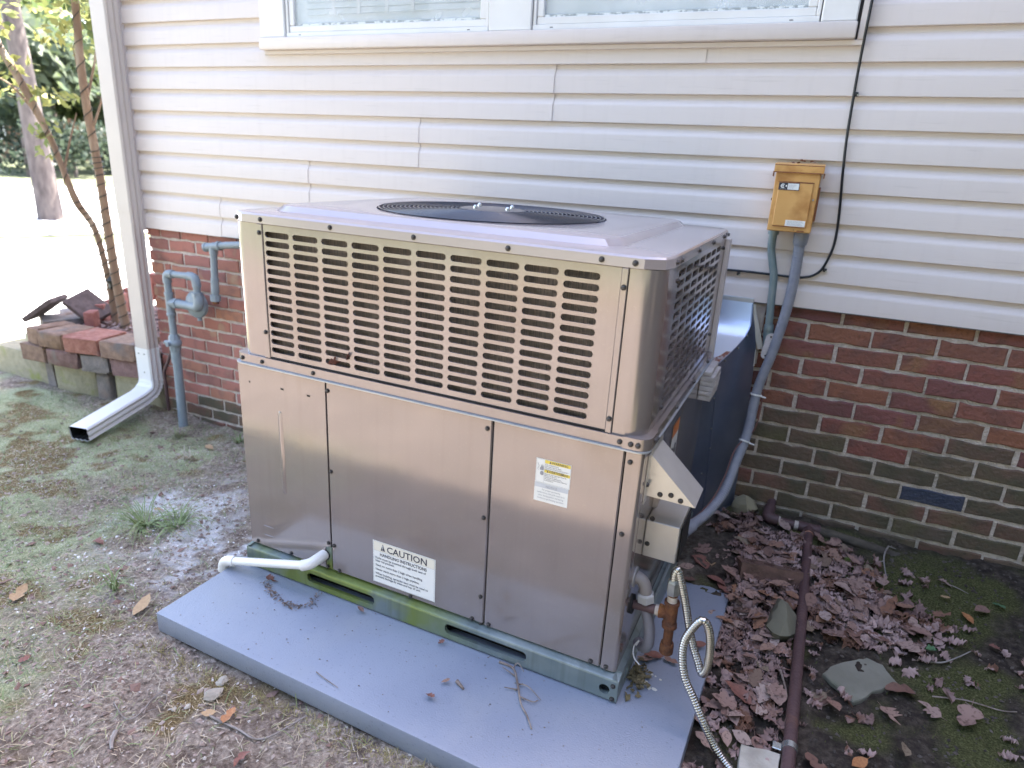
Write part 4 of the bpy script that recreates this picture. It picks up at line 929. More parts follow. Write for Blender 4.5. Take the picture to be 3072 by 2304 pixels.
dirn = (pth_[-1] - pth_[-2]).normalized(); s0 = pth_[-1] - dirn * .02; s1 = Vector((-2.437, -.600, .028)); s2 = s0 + dirn * .07
mb = MB(); v, f = sweep(ribbed(.114, .077), [s0, s2, s2 * .6 + s1 * .4, s1], sd_); mb.add(v, f); mb.build("spout", sp_new, ds, world=True, angle=.5)
mb = MB(); v, f = sweep([(a * .96, b * .94) for a, b in ribbed(.114, .077)], [s2, s1 - (s1 - s2).normalized() * .004], sd_); mb.add(v, f[::1]); mb.build("spout_shade", dark, ds, world=True, angle=.5)  # near-black inner skin stands for shade inside the spout
for (x, z) in ((-2.575, .325), (-2.53, .325), (-2.545, .215)): MB().ball((x, -.114, z), .004, 8, 5).build("rivet", zinc, ds, world=True)

# ------------------------------------------------------------------ gas riser and regulator, vent stub
gasgrey = material("grey_gas_paint", (.22, .27, .31), (.27, .32, .36), 26, rough=.48, bump=.15, bscale=70, c3=(.30, .24, .18), s3=9, lo3=.63, hi3=.8)
gr_ = thing("gas_riser", "grey gas pipe rising from the ground with a looped regulator by the brick wall", "gas pipe", (-2.26, -.12, -.08))
yR = -.12
MB().tube([(-2.268, yR, -.16), (-2.258, yR, .30), (-2.260, yR, .405)], [.0245, .0235, .0225], 16).build("riser", gasgrey, gr_, world=True)
MB().tube([(-2.262, yR, .325), (-2.2605, yR, .40)], .0255, 16).build("coupling", gasgrey, gr_, world=True)
vb = MB(); vb.tube([(-2.260, yR, .385), (-2.260, yR, .400), (-2.260, yR, .470), (-2.260, yR, .485)], [.024, .030, .030, .022], 8); vb.ball((-2.258, yR, .437), .036, 12, 8, sq=(1.05, 1, .9)); vb.tube([(-2.285, yR, .437), (-2.33, yR - .005, .432)], [.014, .010], 8); vb.tube([(-2.262, yR - .03, .437), (-2.262, yR - .05, .437)], .013, 8); vb.build("valve", gasgrey, gr_, world=True)
MB().tube([(-2.260, yR, .48), (-2.262, yR, .60)], .0185, 14).build("pipe", gasgrey, gr_, world=True)
te = MB(); te.tube([(-2.262, yR, .590), (-2.262, yR, .604), (-2.263, yR, .606), (-2.264, yR, .70), (-2.264, yR, .702), (-2.264, yR, .716)], [.024, .024, .021, .021, .024, .024], 14); te.tube([(-2.26, yR, .66), (-2.215, yR, .662)], .022, 14); te.build("tee", gasgrey, gr_, world=True)
MB().tube([(-2.222, yR, .662), (-2.203, yR, .663)], .030, 6).build("union_nut", gasgrey, gr_, world=True, angle=.3)
MB().tube([(-2.264, yR, .71), (-2.264, yR, .775)], .0185, 14).build("pipe", gasgrey, gr_, world=True)
MB().tube([(-2.264, yR, .768), (-2.264, yR, .795), (-2.258, yR, .812), (-2.240, yR, .818), (-2.215, yR, .819)], .0225, 14, 5).build("elbow", gasgrey, gr_, world=True)
MB().tube([(-2.22, yR, .819), (-2.09, yR, .823)], .0175, 14).build("pipe", gasgrey, gr_, world=True)
MB().tube([(-2.105, yR, .823), (-2.075, yR, .822), (-2.057, yR, .812), (-2.050, yR, .79), (-2.050, yR, .772)], .0225, 14, 5).build("elbow", gasgrey, gr_, world=True)
MB().tube([(-2.050, yR, .78), (-2.050, yR, .735)], .0185, 14).build("pipe", gasgrey, gr_, world=True)
MB().tube([(-2.050, yR, .742), (-2.050, yR, .720)], .028, 6).build("union_nut", gasgrey, gr_, world=True, angle=.3)
rg = MB(); rg.tube([(-2.205, yR, .663), (-2.10, yR, .662), (-2.06, yR, .664), (-2.045, yR, .69), (-2.048, yR, .725)], [.023, .023, .026, .027, .024], 16, 4)
rg.tube([(-2.095, -.065, .668), (-2.095, -.075, .668), (-2.095, -.082, .668), (-2.095, -.10, .668), (-2.095, -.107, .668), (-2.095, -.113, .668), (-2.095, -.125, .668)], [.035, .052, .072, .072, .066, .052, .03], 24); rg.tube([(-2.075, -.10, .60), (-2.075, -.10, .585)], .012, 8); rg.build("regulator", gasgrey, gr_, world=True)
MB().tube([(-2.29, yR, .392), (-2.345, yR + .01, .31), (-2.40, yR + .02, .24), (-2.41, yR + .03, .0)], .009, 8).build("brace", iron, gr_, world=True)
vt = thing("vent_pipe", "short grey vent pipe hanging from a tee on the brick wall left of the unit", "pipe", (-1.94, -.1, .70))
yV = -.1
te = MB(); te.tube([(-1.985, yV, .980), (-1.972, yV, .982), (-1.970, yV, .982), (-1.90, yV, .994), (-1.898, yV, .9945), (-1.880, yV, .9975)], [.024, .024, .0205, .0205, .0235, .0235], 14); te.tube([(-1.928, yV, .985), (-1.930, yV, .950)], .0215, 14); te.build("tee", gasgrey, vt, world=True)
MB().tube([(-1.985, yV, .980), (-1.997, yV, .978)], .012, 8).build("plug", zinc, vt, world=True)
MB().tube([(-1.885, yV, .9965), (-1.84, yV, 1.004), (-1.7, yV, 1.02), (-1.55, yV, 1.02), (-1.55, .02, 1.02)], .0175, 14).build("pipe", gasgrey, vt, world=True)
MB().tube([(-1.93, yV, .955), (-1.945, yV, .72)], .0175, 14).build("pipe", gasgrey, vt, world=True)
MB().tube([(-1.9375, yV, .828), (-1.9435, yV, .752)], .0205, 14).build("coupling", gasgrey, vt, world=True)
MB().tube([(-1.9445, yV, .738), (-1.946, yV, .708)], .026, 8).build("union_nut", gasgrey, vt, world=True, angle=.3); MB().tube([(-1.946, yV, .71), (-1.947, yV, .694)], .0165, 12).build("screen", rust, vt, world=True)
# smear of old mortar beside the vent
sm = MB(); P0_ = [(-1.86, .84), (-1.80, .85), (-1.79, .78), (-1.80, .70), (-1.79, .60), (-1.82, .60), (-1.835, .70), (-1.85, .78)]
sm.prism(P0_, -.004, .0, 'y'); sm.build("mortar_smear", mortar_m, house, world=True, smooth=False)

# ------------------------------------------------------------------ stacked block planter at the corner
stone_m = [material("planter_stone_" + n_, a, b, 26, rough=.92, bump=.7, bscale=70, c3=c_, s3=9, lo3=.56, hi3=.72) for n_, a, b, c_ in (
    ("red", (.25, .10, .075), (.36, .17, .13), (.30, .24, .20)), ("brown", (.17, .105, .075), (.26, .17, .12), (.14, .12, .11)), ("tan", (.27, .25, .17), (.34, .31, .22), (.25, .27, .08)), ("grey", (.17, .155, .15), (.24, .21, .20), (.26, .20, .17)), ("plum", (.17, .10, .095), (.24, .15, .14), (.20, .19, .17)))]
plt = thing("block_planter", "low planter of three courses of rough stacked concrete blocks at the house corner", "planter", (-3.1, 0, -.05))
def block(x0, x1, yf, dep, z0, z1, m, ang=0, b=.014, jit=.006, taper=.9):
    bm = bmesh.new(); bmesh.ops.create_cube(bm, size=1); bmesh.ops.bevel(bm, geom=bm.edges[:], offset=b / .2, segments=2, profile=.6, affect='EDGES')
    rr = random.Random(int((x0 + z0) * 1e4)); cx, wd = (x0 + x1) / 2, x1 - x0
    for q in bm.verts:
        t = .5 + q.co.y; sx = (1 - (1 - taper) * t); bul = .018 * (1 - (2 * q.co.x) ** 2) * (1 - t)
        p = Vector((q.co.x * wd * sx, q.co.y * dep - bul, q.co.z * (z1 - z0))); p += Vector([rr.uniform(-jit, jit) * (1.0 if q.co.y < 0 else .4) for _ in range(3)])
        p.rotate(Euler((0, 0, ang))); q.co = p + Vector((cx, yf + dep / 2, (z0 + z1) / 2))
    bm.verts.index_update(); mb = MB(); mb.add([q.co[:] for q in bm.verts], [[q.index for q in f.verts] for f in bm.faces]); bm.free()
    return mb.build("stone_block", stone_m[m], plt, world=True, angle=.7)
block(-4.05, -3.455, -.10, .30, -.10, .150, 2, -.02); block(-3.445, -3.375, -.12, .25, -.10, .152, 3, .0, .01); block(-3.365, -3.035, -.115, .25, -.10, .150, 2, .12)
block(-3.025, -2.915, -.095, .24, -.11, .135, 3, .1, .02, .010); block(-2.905, -2.54, -.05, .24, -.12, .150, 2, .12)
block(-3.735, -3.545, -.06, .22, .155, .255, 2, -.25); block(-3.555, -3.325, -.19, .22, .153, .252, 1, .05); block(-3.32, -3.075, -.175, .22, .153, .254, 4, .12); block(-3.07, -2.865, -.140, .22, .153, .253, 3, .16); block(-2.86, -2.60, -.095, .22, .152, .252, 4, .2)
block(-3.50, -3.385, -.17, .24, .258, .352, 1, .0); block(-3.375, -3.165, -.185, .24, .257, .356, 1, .12); block(-3.16, -2.905, -.165, .24, .257, .358, 0, .16); block(-2.90, -2.655, -.125, .24, .256, .355, 1, .2)
block(-3.74, -3.50, .02, .24, .258, .352, 3, -.5); block(-3.80, -3.58, .20, .24, .155, .35, 3, -.4)
edging = thing("brick_edging", "row of upright red bricks along the back of the planter", "edging", (-3.6, .6, .2))
ered = material("edging_brick", (.24, .085, .07), (.31, .13, .11), 20, rough=.85, bump=.4, bscale=80)
for k in range(8):
    t = k / 7; x, y = -3.36 - .62 * t, .16 + .95 * t; mb = MB(); mb.box(-.05, .05, -.03, .03, -.12, .09, .008, Matrix.Translation((x, y, .33 + .05 * t + random.uniform(-.006, .006))) @ Matrix.Rotation(2.15 + random.uniform(-.05, .05), 4, 'Z')); mb.build("brick", ered, edging, world=True)
mul_m = material("mulch_bed", (.11, .07, .06), (.26, .18, .165), 60, rough=.95, bump=.9, bscale=120)
mb = MB()
for i in range(15):
    for j in range(20):
        x = -3.62 + i * .078; y = .02 + j * .06; mb.v.append((x, y, .30 + .02 * sin(i * 2.1 + j) + random.uniform(-.008, .008)))
mb.f = [(i * 20 + j, (i + 1) * 20 + j, (i + 1) * 20 + j + 1, i * 20 + j + 1) for i in range(14) for j in range(19)]
tag(mb.build("mulch", mul_m), None, None, kind='stuff')
def chips(name, m, n, pick, s0, s1, flat=.35, h=gz):
    mb = MB(); P = [pick() for _ in range(n)]; Z = h(np.array([p[0] for p in P]), np.array([p[1] for p in P]))
    for (x, y), z in zip(P, Z):
        s = random.uniform(s0, s1); R = Euler((random.uniform(-.5, .5), random.uniform(-.5, .5), random.uniform(0, 6.3))).to_matrix()
        a, b, c_ = s, s * random.uniform(.4, 1), s * flat * random.uniform(.5, 1.4)
        v = [R @ Vector(q) for q in ((a, 0, 0), (-a * .2, b, 0), (-a, -b * .3, 0), (a * .2, -b, 0), (0, 0, c_), (0, 0, -c_))]
        mb.add([(x + q.x, y + q.y, z + c_ * .4 + q.z) for q in v], [(0, 1, 4), (1, 2, 4), (2, 3, 4), (3, 0, 4), (1, 0, 5), (2, 1, 5), (3, 2, 5), (0, 3, 5)])
    return tag(mb.build(name, m, smooth=False), None, None, kind='stuff')
chip_pale = material("pale_mulch", (.42, .34, .33), (.20, .12, .11), 6, rough=.9)
chips("mulch_chips", chip_pale, 900, lambda: (random.uniform(-3.5, -2.56), random.uniform(.03, 1.05)), .008, .024, .35, lambda x, y: .315 + 0 * x)
dk = material("dark_paver", (.075, .055, .055), (.12, .09, .09), 30, rough=.85, bump=.4, bscale=60)
for (x, y, z, rx, rz, lb) in ((-3.66, .06, .415, (.0, -.62, .5), 0, "thin dark paver tilted on the left end of the planter"), (-3.46, .22, .42, (.35, .62, .3), 0, "thick dark paver leaning back against the red brick edging")):
    mb = MB(); mb.box(-.115, .115, -.10, .10, -.016, .016, .004, Matrix.Translation((x, y, z)) @ Euler(rx).to_matrix().to_4x4()); tag(mb.build("paver", dk), lb, "paver")

# ------------------------------------------------------------------ trees and far background
bark = material("crape_bark", (.20, .135, .095), (.29, .20, .135), 14, rough=.8, bump=.4, bscale=40, stretch=(1, 1, .3), c3=(.42, .36, .30), s3=7, lo3=.55, hi3=.7)
bark2 = material("grey_bark", (.075, .060, .058), (.15, .125, .115), 9, rough=.9, bump=.9, bscale=26, stretch=(1, 1, .35))
def leafmat(name, c1, c2, c3):
    return material(name, c1, c2, 2.2, rough=.55, c3=c3, s3=5, lo3=.5, hi3=.62, translucent=.5)
leaf_y = leafmat("yellowing_leaf", (.16, .20, .07), (.33, .31, .10), (.12, .17, .07)); leaf_d = leafmat("dark_leaf", (.040, .060, .045), (.080, .105, .065), (.055, .08, .07)); leaf_g = leafmat("fresh_leaf", (.10, .15, .05), (.20, .24, .08), (.08, .13, .08)); leaf_b = leafmat("blue_green_leaf", (.08, .115, .085), (.14, .17, .12), (.14, .18, .08))  # dark leaf colours lightened towards blue to suggest distant haze
def foliage(clumps, n, size, seed=0, droop=0):
    """clumps: (x,y,z,rx,ry,rz); n leaf quads spread over them"""
    rg_ = np.random.default_rng(seed); C = np.array(clumps, float); vol = np.cbrt(C[:, 3] * C[:, 4] * C[:, 5]) ** 2; ci = rg_.choice(len(C), n, p=vol / vol.sum())
    d = rg_.normal(size=(n, 3)); d /= np.linalg.norm(d, axis=1)[:, None]; rr_ = rg_.uniform(.35, 1.05, n) ** .6
    P = C[ci, :3] + d * rr_[:, None] * C[ci, 3:6]
    a = rg_.normal(size=(n, 3)); a /= np.linalg.norm(a, axis=1)[:, None]; b = np.cross(a, rg_.normal(size=(n, 3))); b /= np.linalg.norm(b, axis=1)[:, None]
    s = size * rg_.uniform(.6, 1.4, n)[:, None]; a = a * s; b = b * s * .5
    V = np.stack([P - a, P - b, P + a, P + b], 1).reshape(-1, 3); mb = MB(); mb.v = [tuple(q) for q in V.tolist()]; mb.f = [(4 * i, 4 * i + 1, 4 * i + 2, 4 * i + 3) for i in range(n)]; return mb
cm = thing("crape_myrtle", "slim multi-stemmed ornamental tree with tan bark growing in the planter", "tree", (-3.25, .28, .3))
sA = [(-3.20, .28, .25), (-3.22, .27, .53), (-3.225, .26, .88), (-3.225, .255, 1.24), (-3.23, .25, 1.41), (-3.235, .24, 1.64), (-3.235, .24, 1.92), (-3.225, .25, 2.22), (-3.24, .28, 3.0)]
sB = [(-3.33, .30, .25), (-3.335, .29, .63), (-3.36, .265, .93), (-3.40, .20, 1.10), (-3.425, .16, 1.31), (-3.45, .135, 1.46), (-3.475, .09, 1.62), (-3.50, .04, 1.78), (-3.525, .0, 1.89), (-3.56, -.04, 2.06), (-3.7, -.15, 2.6)]
MB().tube(sA, [.029, .028, .026, .024, .024, .023, .022, .02, .015], 12, 6).build("trunk", bark, cm, world=True); MB().tube(sB, [.021, .019, .018, .022, .017, .017, .021, .021, .019, .017, .012], 12, 6).build("trunk", bark, cm, world=True)
for L_ in ([(-3.42, .165, 1.28), (-3.38, .2, 1.45), (-3.35, .25, 1.62)], [(-3.235, .24, 1.5), (-3.15, .3, 1.75), (-3.1, .36, 2.1)], [(-3.235, .24, 1.4), (-3.34, .30, 1.7), (-3.46, .36, 2.0)], [(-3.48, .08, 1.62), (-3.62, .06, 1.75), (-3.8, .05, 1.82)], [(-3.235, .25, 1.7), (-3.3, .4, 2.0), (-3.35, .5, 2.3)]): MB().tube(L_, [.009, .006, .003], 7, 4).build("limb", bark, cm, world=True)
cl_c = [(-3.62, .0, 1.86, .20, .2, .07), (-3.75, .1, 1.72, .2, .2, .06), (-3.50, .2, 1.70, .20, .2, .05), (-3.46, .1, 1.52, .10, .1, .06), (-3.52, .12, 1.44, .07, .07, .10), (-3.36, .4, 2.05, .3, .3, .10), (-3.8, -.1, 2.1, .3, .3, .12), (-3.15, .45, 2.2, .3, .3, .12), (-3.7, .3, 2.35, .5, .5, .2), (-3.3, .1, 2.6, .5, .5, .25)]
tag(foliage(cl_c, 1500, .030, 3).build("crown", leaf_y, cm, world=True, smooth=False), None, None)
lights = thing("string_lights", "dark green wire of string lights wound around the slim tan stems", "string lights", (-3.25, .28, .4))
wire_m = material("wire_green", (.02, .025, .02), rough=.5)
def helix(stem, r0, t0, t1, turns):
    P = spline(stem, 12); n_ = int(turns * 18); out = []
    for k in range(n_ + 1):
        t = t0 + (t1 - t0) * k / n_; i = t * (len(P) - 1); a = int(min(i, len(P) - 2)); p = P[a].lerp(P[a + 1], i - a); out.append(p + Vector((cos(k * 2 * pi / 18) * r0, sin(k * 2 * pi / 18) * r0, 0)))
    return out
MB().tube(helix(sA, .030, .02, .50, 18), .0028, 5).build("wire", wire_m, lights, world=True); MB().tube(helix(sA, .026, .50, .86, 6), .0024, 5).build("wire", wire_m, lights, world=True)
MB().tube(helix(sB, .0215, .02, .30, 13), .0028, 5).build("wire", wire_m, lights, world=True); MB().tube(helix(sB, .0215, .30, .85, 7), .0024, 5).build("wire", wire_m, lights, world=True)
mb = MB(); mb.ball((-3.275, .285, .60), .05, 10, 7, .3, (.8, .8, 1.0)); mb.tube([(-3.28, .28, .64), (-3.285, .28, .69)], .008, 6); mb.build("wire_bundle", wire_m, lights, world=True)

def tree(name, label, base, h, r, clumps, n, size, mleaf, group=None, seed=1, lean=(0, 0)):
    t = thing(name, label, "tree", base, group); x, y, z = base
    MB().tube([(x, y, z - .3), (x + lean[0] * .3, y + lean[1] * .3, z + h * .3), (x + lean[0], y + lean[1], z + h)], [r * 1.25, r, r * .55], 12, 5).build("trunk", bark2, t, world=True)
    for k in range(4):
        a = k * 1.7 + seed; zz = z + h * (.55 + .1 * k)
        MB().tube([(x + lean[0] * .6, y + lean[1] * .6, zz), (x + lean[0] + 1.2 * cos(a), y + lean[1] + 1.2 * sin(a), zz + h * .18), (x + lean[0] + 2.2 * cos(a), y + lean[1] + 2.2 * sin(a), zz + h * .25)], [r * .4, r * .25, r * .1], 7, 3).build("limb", bark2, t, world=True)
    tag(foliage(clumps, n, size, seed).build("crown", mleaf, t, world=True, smooth=False), None, None); return t
def clumps(x, y, z, R, k, seed, flat=.7):
    rr_ = random.Random(seed); return [(x + rr_.uniform(-1, 1) * R, y + rr_.uniform(-1, 1) * R, z + rr_.uniform(-.7, .9) * R * flat, R * rr_.uniform(.25, .5), R * rr_.uniform(.25, .5), R * rr_.uniform(.18, .32)) for _ in range(k)]
def gzq(x, y): return float(gz0(np.array([x]), np.array([y]))[0])
tree("shade_tree", "broad grey trunk of a yard tree standing beyond the sunlit driveway", (-12.25, 5.5, gzq(-12.25, 5.5)), 5.5, .185, clumps(-12.6, 5.6, 7.4, 3.2, 26, 5), 4200, .13, leaf_b, None, 5, (-.12, -.10))
for (x, y, R, h_, s, m_, lb) in ((-27.5, 15.5, 2.6, 3.6, 10, leaf_b, "small leafy tree in front of the neighbouring house"), (-26.5, 18.2, 2.2, 3.2, 16, leaf_g, "small fresh green tree beside the neighbouring house front"), (-33, 21, 4.5, 7, 11, leaf_g, "pale green tree behind the neighbouring house"), (-40, 19, 5.5, 8, 12, leaf_b, "blue-green tree at the far left behind the lawn"), (-29, 30, 5, 8, 13, leaf_g, "tall light green tree showing next to the downspout"), (-46, 30, 7, 10, 14, leaf_b, "large distant tree whose crown closes the background")):
    z = gzq(x, y); tree("tree", lb, (x, y, z), h_, .28, clumps(x, y, z + h_ * .95, R, 26, s), 2600, .30, m_, "trees beyond the lawn", s)
for (x, y, a, b, s, lb) in ((-24.6, 12.6, 1.7, 1.3, 21, "dark evergreen bush at the far left edge of the lawn"), (-24.2, 14.0, 1.5, 1.2, 22, "dark evergreen bush behind the broad grey trunk"), (-25.5, 16.6, 1.3, 1.0, 23, "dark bush in front of the orange brick house"), (-29.5, 14.5, 2.0, 1.6, 24, "tall dark bush behind the other bushes at left")):
    z = gzq(x, y); t = thing("bush", lb, "bush", (x, y, z), "bushes along the far lawn")
    tag(foliage([(x + random.uniform(-.6, .6) * a, y + random.uniform(-.6, .6) * a, z + b * random.uniform(.4, 1.3), a * .5, a * .5, b * .45) for _ in range(9)], 1500, .10, s).build("foliage", leaf_d, t, world=True, smooth=False), None, None)
    MB().tube([(x, y, z - .1), (x, y, z + b)], .07, 8).build("stem", bark2, t, world=True)
nb = thing("neighbour_house", "neighbouring orange brick house with white eaves far across the lawn", "house", (-37, 24, gzq(-37, 24)))
hx = Vector((.86, .51, 0)).cross(Vector((0, 0, 1))).normalized(); oh = Vector((-36.5, 22.3, gzq(-36.5, 22.3))); dh = Vector((-.86, .51, 0))
def nbox(name, s0, s1, d0, d1, z0, z1, m): 
    mt = Matrix.Identity(4); 
    for i in range(3): mt[i][0], mt[i][1], mt[i][2], mt[i][3] = (Vector((.51, .86, 0)))[i], dh[i], (0, 0, 1)[i], oh[i]
    return MB().box(s0, s1, d0, d1, z0, z1, 0, mt).build(name, m, nb, world=True, smooth=False)
nbox("wall", -6, 9, 0, 7, -.3, 3.6, material("far_brick_hazed", (.22, .12, .08), (.28, .165, .11), 2, rough=.9))  # brick orange dulled in its colour to suggest haze
nbox("fascia", -7, 10, -.5, -.35, 3.62, 3.82, trimw); nbox("soffit", -7, 10, -.35, 7.4, 3.62, 3.68, trimw); nbox("upper_fascia", -7, 10, 2.4, 2.6, 5.0, 5.22, trimw); nbox("roof", -7, 10, -.34, 2.39, 3.83, 3.95, roof_m)
for (a, b) in ((-4, -2.9), (7.1, 8.2)):
    wn = nbox("window", a, b, -.06, -.005, .9, 2.5, trimw); MBp = Matrix.Identity(4)
    q = nbox("pane", a + .1, b - .1, -.07, -.061, 1.0, 2.4, dark); q.parent = wn
nbox("door", 5.2, 6.2, -.06, -.005, -.1, 2.2, dark)

for k, (x, y, h_, R_, lb) in enumerate(((-7.5, -10.5, 4.5, 2.6, "added unseen tree at the far left of the row opposite the house"), (-3.2, -11.5, 5.0, 2.8, "added unseen tree left of centre in the row opposite the house"), (1.6, -10.8, 4.6, 2.7, "added unseen tree right of centre in the row opposite the house"), (6.0, -9.5, 4.8, 2.8, "added unseen tree at the right end of the row opposite the house"))):  # unseen trees, added to cut the low sky light from in front
    t = thing("tree", lb, "tree", (x, y, 0), "unseen trees added to block low sky opposite the house")
    MB().tube([(x, y, -.2), (x + .1, y, h_ * .5), (x, y + .1, h_)], [.17, .13, .08], 10, 4).build("trunk", bark2, t, world=True)
    rr_ = random.Random(90 + k)
    foliage([(x + rr_.uniform(-1, 1) * R_, y + rr_.uniform(-.6, .6) * R_, rr_.uniform(.8, 8.5), rr_.uniform(.9, 1.5), rr_.uniform(.8, 1.3), rr_.uniform(.7, 1.2)) for _ in range(34)], 3200, .24, 90 + k).build("crown", leaf_b, t, world=True, smooth=False)
hd_ = thing("blocker", "added unseen evergreen hedge closing the yard beyond the right edge", "blocker", (3.8, -2, .2))  # unseen greenery added to darken the right side of the yard
tag(foliage([(3.7 + random.uniform(-.4, .4), -5.4 + 5.0 * k / 17, random.uniform(.5, 5.2), .7, .6, .7) for k in range(18) for _ in range(5)], 12000, .11, 77).build("foliage", leaf_d, hd_, world=True, smooth=False), None, None)
for k in range(5): MB().tube([(3.8, -4.8 + k, .0), (3.75, -4.8 + k, 4.6)], .05, 8).build("stem", bark2, hd_, world=True)

# ------------------------------------------------------------------ things lying on the right hand ground
ip = thing("iron_pipe", "old brown iron pipe from the brick wall with elbow and tee running over the leaves", "pipe", (1.0, -.1, .2))
r_ = .0160
MB().tube([(.866, .02, .255), (.863, -.05, .236)], r_, 14).build("stub", iron, ip, world=True)
MB().tube([(.864, -.030, .242), (.8615, -.070, .231), (.864, -.088, .226), (.880, -.092, .2245), (.900, -.0935, .224)], .0215, 14, 5).build("elbow", iron, ip, world=True)
MB().tube([(.895, -.093, .224), (.975, -.094, .222)], r_, 14).build("run", iron, ip, world=True)
MB().tube([(.9005, -.0934, .224), (.906, -.0935, .2239)], .0180, 14).build("sealant_ring", seal, ip, world=True); MB().tube([(.957, -.094, .2225), (.972, -.094, .222)], .0182, 14).build("sealant_ring", seal, ip, world=True)
te = MB(); te.tube([(.971, -.094, .222), (.976, -.094, .222), (.978, -.094, .222), (1.040, -.094, .221), (1.043, -.094, .221), (1.048, -.094, .221)], [.0225, .0225, .0205, .0205, .0225, .0225], 14); te.tube([(1.008, -.094, .221), (1.009, -.128, .219), (1.009, -.130, .219), (1.009, -.136, .2185)], [.020, .020, .0225, .0225], 14); te.build("tee", iron, ip, world=True)
MB().tube([(1.046, -.094, .221), (1.12, -.090, .214), (1.24, -.085, .199), (1.33, -.078, .178)], r_ * 1.12, 14, 4).build("run", material("mossy_iron", (.055, .045, .036), (.10, .085, .065), 18, rough=.9, bump=.5, bscale=80), ip, world=True)
MB().tube([(1.009, -.134, .2186), (1.010, -.40, .195), (1.0085, -.724, .166), (1.003, -1.161, .150), (.998, -1.6, .135)], r_, 16, 6).build("long_run", iron, ip, world=True)
MB().tube([(1.0085, -.136, .2184), (1.009, -.141, .218)], .0172, 14).build("sealant_ring", material("orange_sealant", (.45, .22, .15), rough=.7), ip, world=True)
clm = MB(); clm.tube([(1.0035, -1.128, .1512), (1.0032, -1.146, .1506)], .0185, 18); clm.box(.964, .985, -1.152, -1.130, .148, .152, .001); clm.build("pipe_clamp", material("bright_clamp", (.62, .66, .68), rough=.25, metal=.9), ip, world=True)

slate = material("slate_stone", (.175, .17, .135), (.23, .225, .185), 8, rough=.85, bump=.5, bscale=34, c3=(.09, .11, .06), s3=5, lo3=.56, hi3=.75)
sand = material("pale_stone", (.33, .30, .25), (.45, .42, .36), 20, rough=.9, bump=.5, bscale=60)
def slab(pts, z, th, m, label, cat="stone", name="stone", tilt=(0, 0)):
    mb = MB(); n = len(pts); cx = sum(p[0] for p in pts) / n; cy = sum(p[1] for p in pts) / n; top = []
    P = []
    for i in range(n):
        a, b = pts[i], pts[(i + 1) % n]
        for t in (0, .33, .66): P.append((a[0] * (1 - t) + b[0] * t + random.uniform(-.003, .003), a[1] * (1 - t) + b[1] * t + random.uniform(-.003, .003)))
    n = len(P); zf = lambda x, y: z + tilt[0] * (x - cx) + tilt[1] * (y - cy)
    rings = [([(x, y, zf(x, y) - th) for x, y in P]), [(x, y, zf(x, y) - th * .25) for x, y in P], [(cx + (x - cx) * .965, cy + (y - cy) * .965, zf(x, y) + random.uniform(-.001, .001)) for x, y in P]]
    for r0 in rings: mb.v += r0
    mb.f = [(i * n + k, i * n + (k + 1) % n, (i + 1) * n + (k + 1) % n, (i + 1) * n + k) for i in range(2) for k in range(n)] + [tuple(range(2 * n, 3 * n))]
    return tag(mb.build(name, m, angle=.4), label, cat)
slab([(1.075, -.813), (1.11, -.846), (1.154, -.886), (1.204, -.828), (1.269, -.767), (1.232, -.704), (1.19, -.691), (1.096, -.772)], .153, .014, slate, "flat grey-green slate lying on moss right of the iron pipe", tilt=(.02, .07))
slab([(.893, -1.165), (.900, -1.26), (.985, -1.25), (.985, -1.150)], .140, .03, sand, "pale flat stone under the clamped end of the iron pipe")
def rock(c, sx, m, label, seed, group=None, res=10):
    rr = random.Random(seed); mb = MB(); mb.ball((0, 0, 0), 1, res, 6, .14)
    pl_ = [(Vector((rr.uniform(-1, 1), rr.uniform(-1, 1), rr.uniform(-.3, 1))).normalized(), rr.uniform(.55, .8)) for _ in range(7)]; out = []
    for p in mb.v:
        p = Vector(p)
        for n_, d_ in pl_:
            e = p.dot(n_) - d_
            if e > 0: p -= n_ * e
        out.append((c[0] + p.x * sx[0], c[1] + p.y * sx[1], c[2] + p.z * sx[2]))
    mb.v = out; return tag(mb.build("stone", m, angle=.35), label, "stone", group)
rock((.955, -.66, .175), (.052, .095, .055), material("olive_stone", (.13, .125, .09), (.20, .19, .14), 9, rough=.9, bump=.5), "angular olive-grey rock half sunk in the leaves left of the iron pipe", 3, None, 12)
rock((.765, -.055, .235), (.055, .045, .045), material("tan_stone", (.22, .19, .12), (.30, .27, .18), 12, rough=.9, bump=.4), "rounded tan stone at the foot of the wall beside the duct", 8)
for (x, y, s, lb) in ((-.418, -1.557, .020, "white stone chunk nearest the front edge of the grey slab"), (-.395, -1.605, .027, "larger white stone chunk in front of the slab"), (-.427, -1.66, .011, "small white pebble in front of the white stone chunks"), (-.452, -1.682, .009, "tiny cream pebble left of the white stones")):
    rock((x, y, gzf(x, y) + s * .25), (s * .8, s, s * .55), sand, lb, int(1e3 * s))
hb_ = thing("hollow_brick", "broken cored brick buried in the leaves beside the iron pipe", "brick", (.94, -.42, .2))
mb = MB(); us = [-.1, -.033, .033, .1]; hole_plate(mb, us, [-.045, .045], lambda i, j: [((-.066 + .066 * i) + .019 * cos(a), .019 * sin(a)) for a in np.linspace(0, 2 * pi, 17)[:-1]], lambda u, q, d: (u, q, -d), .05)
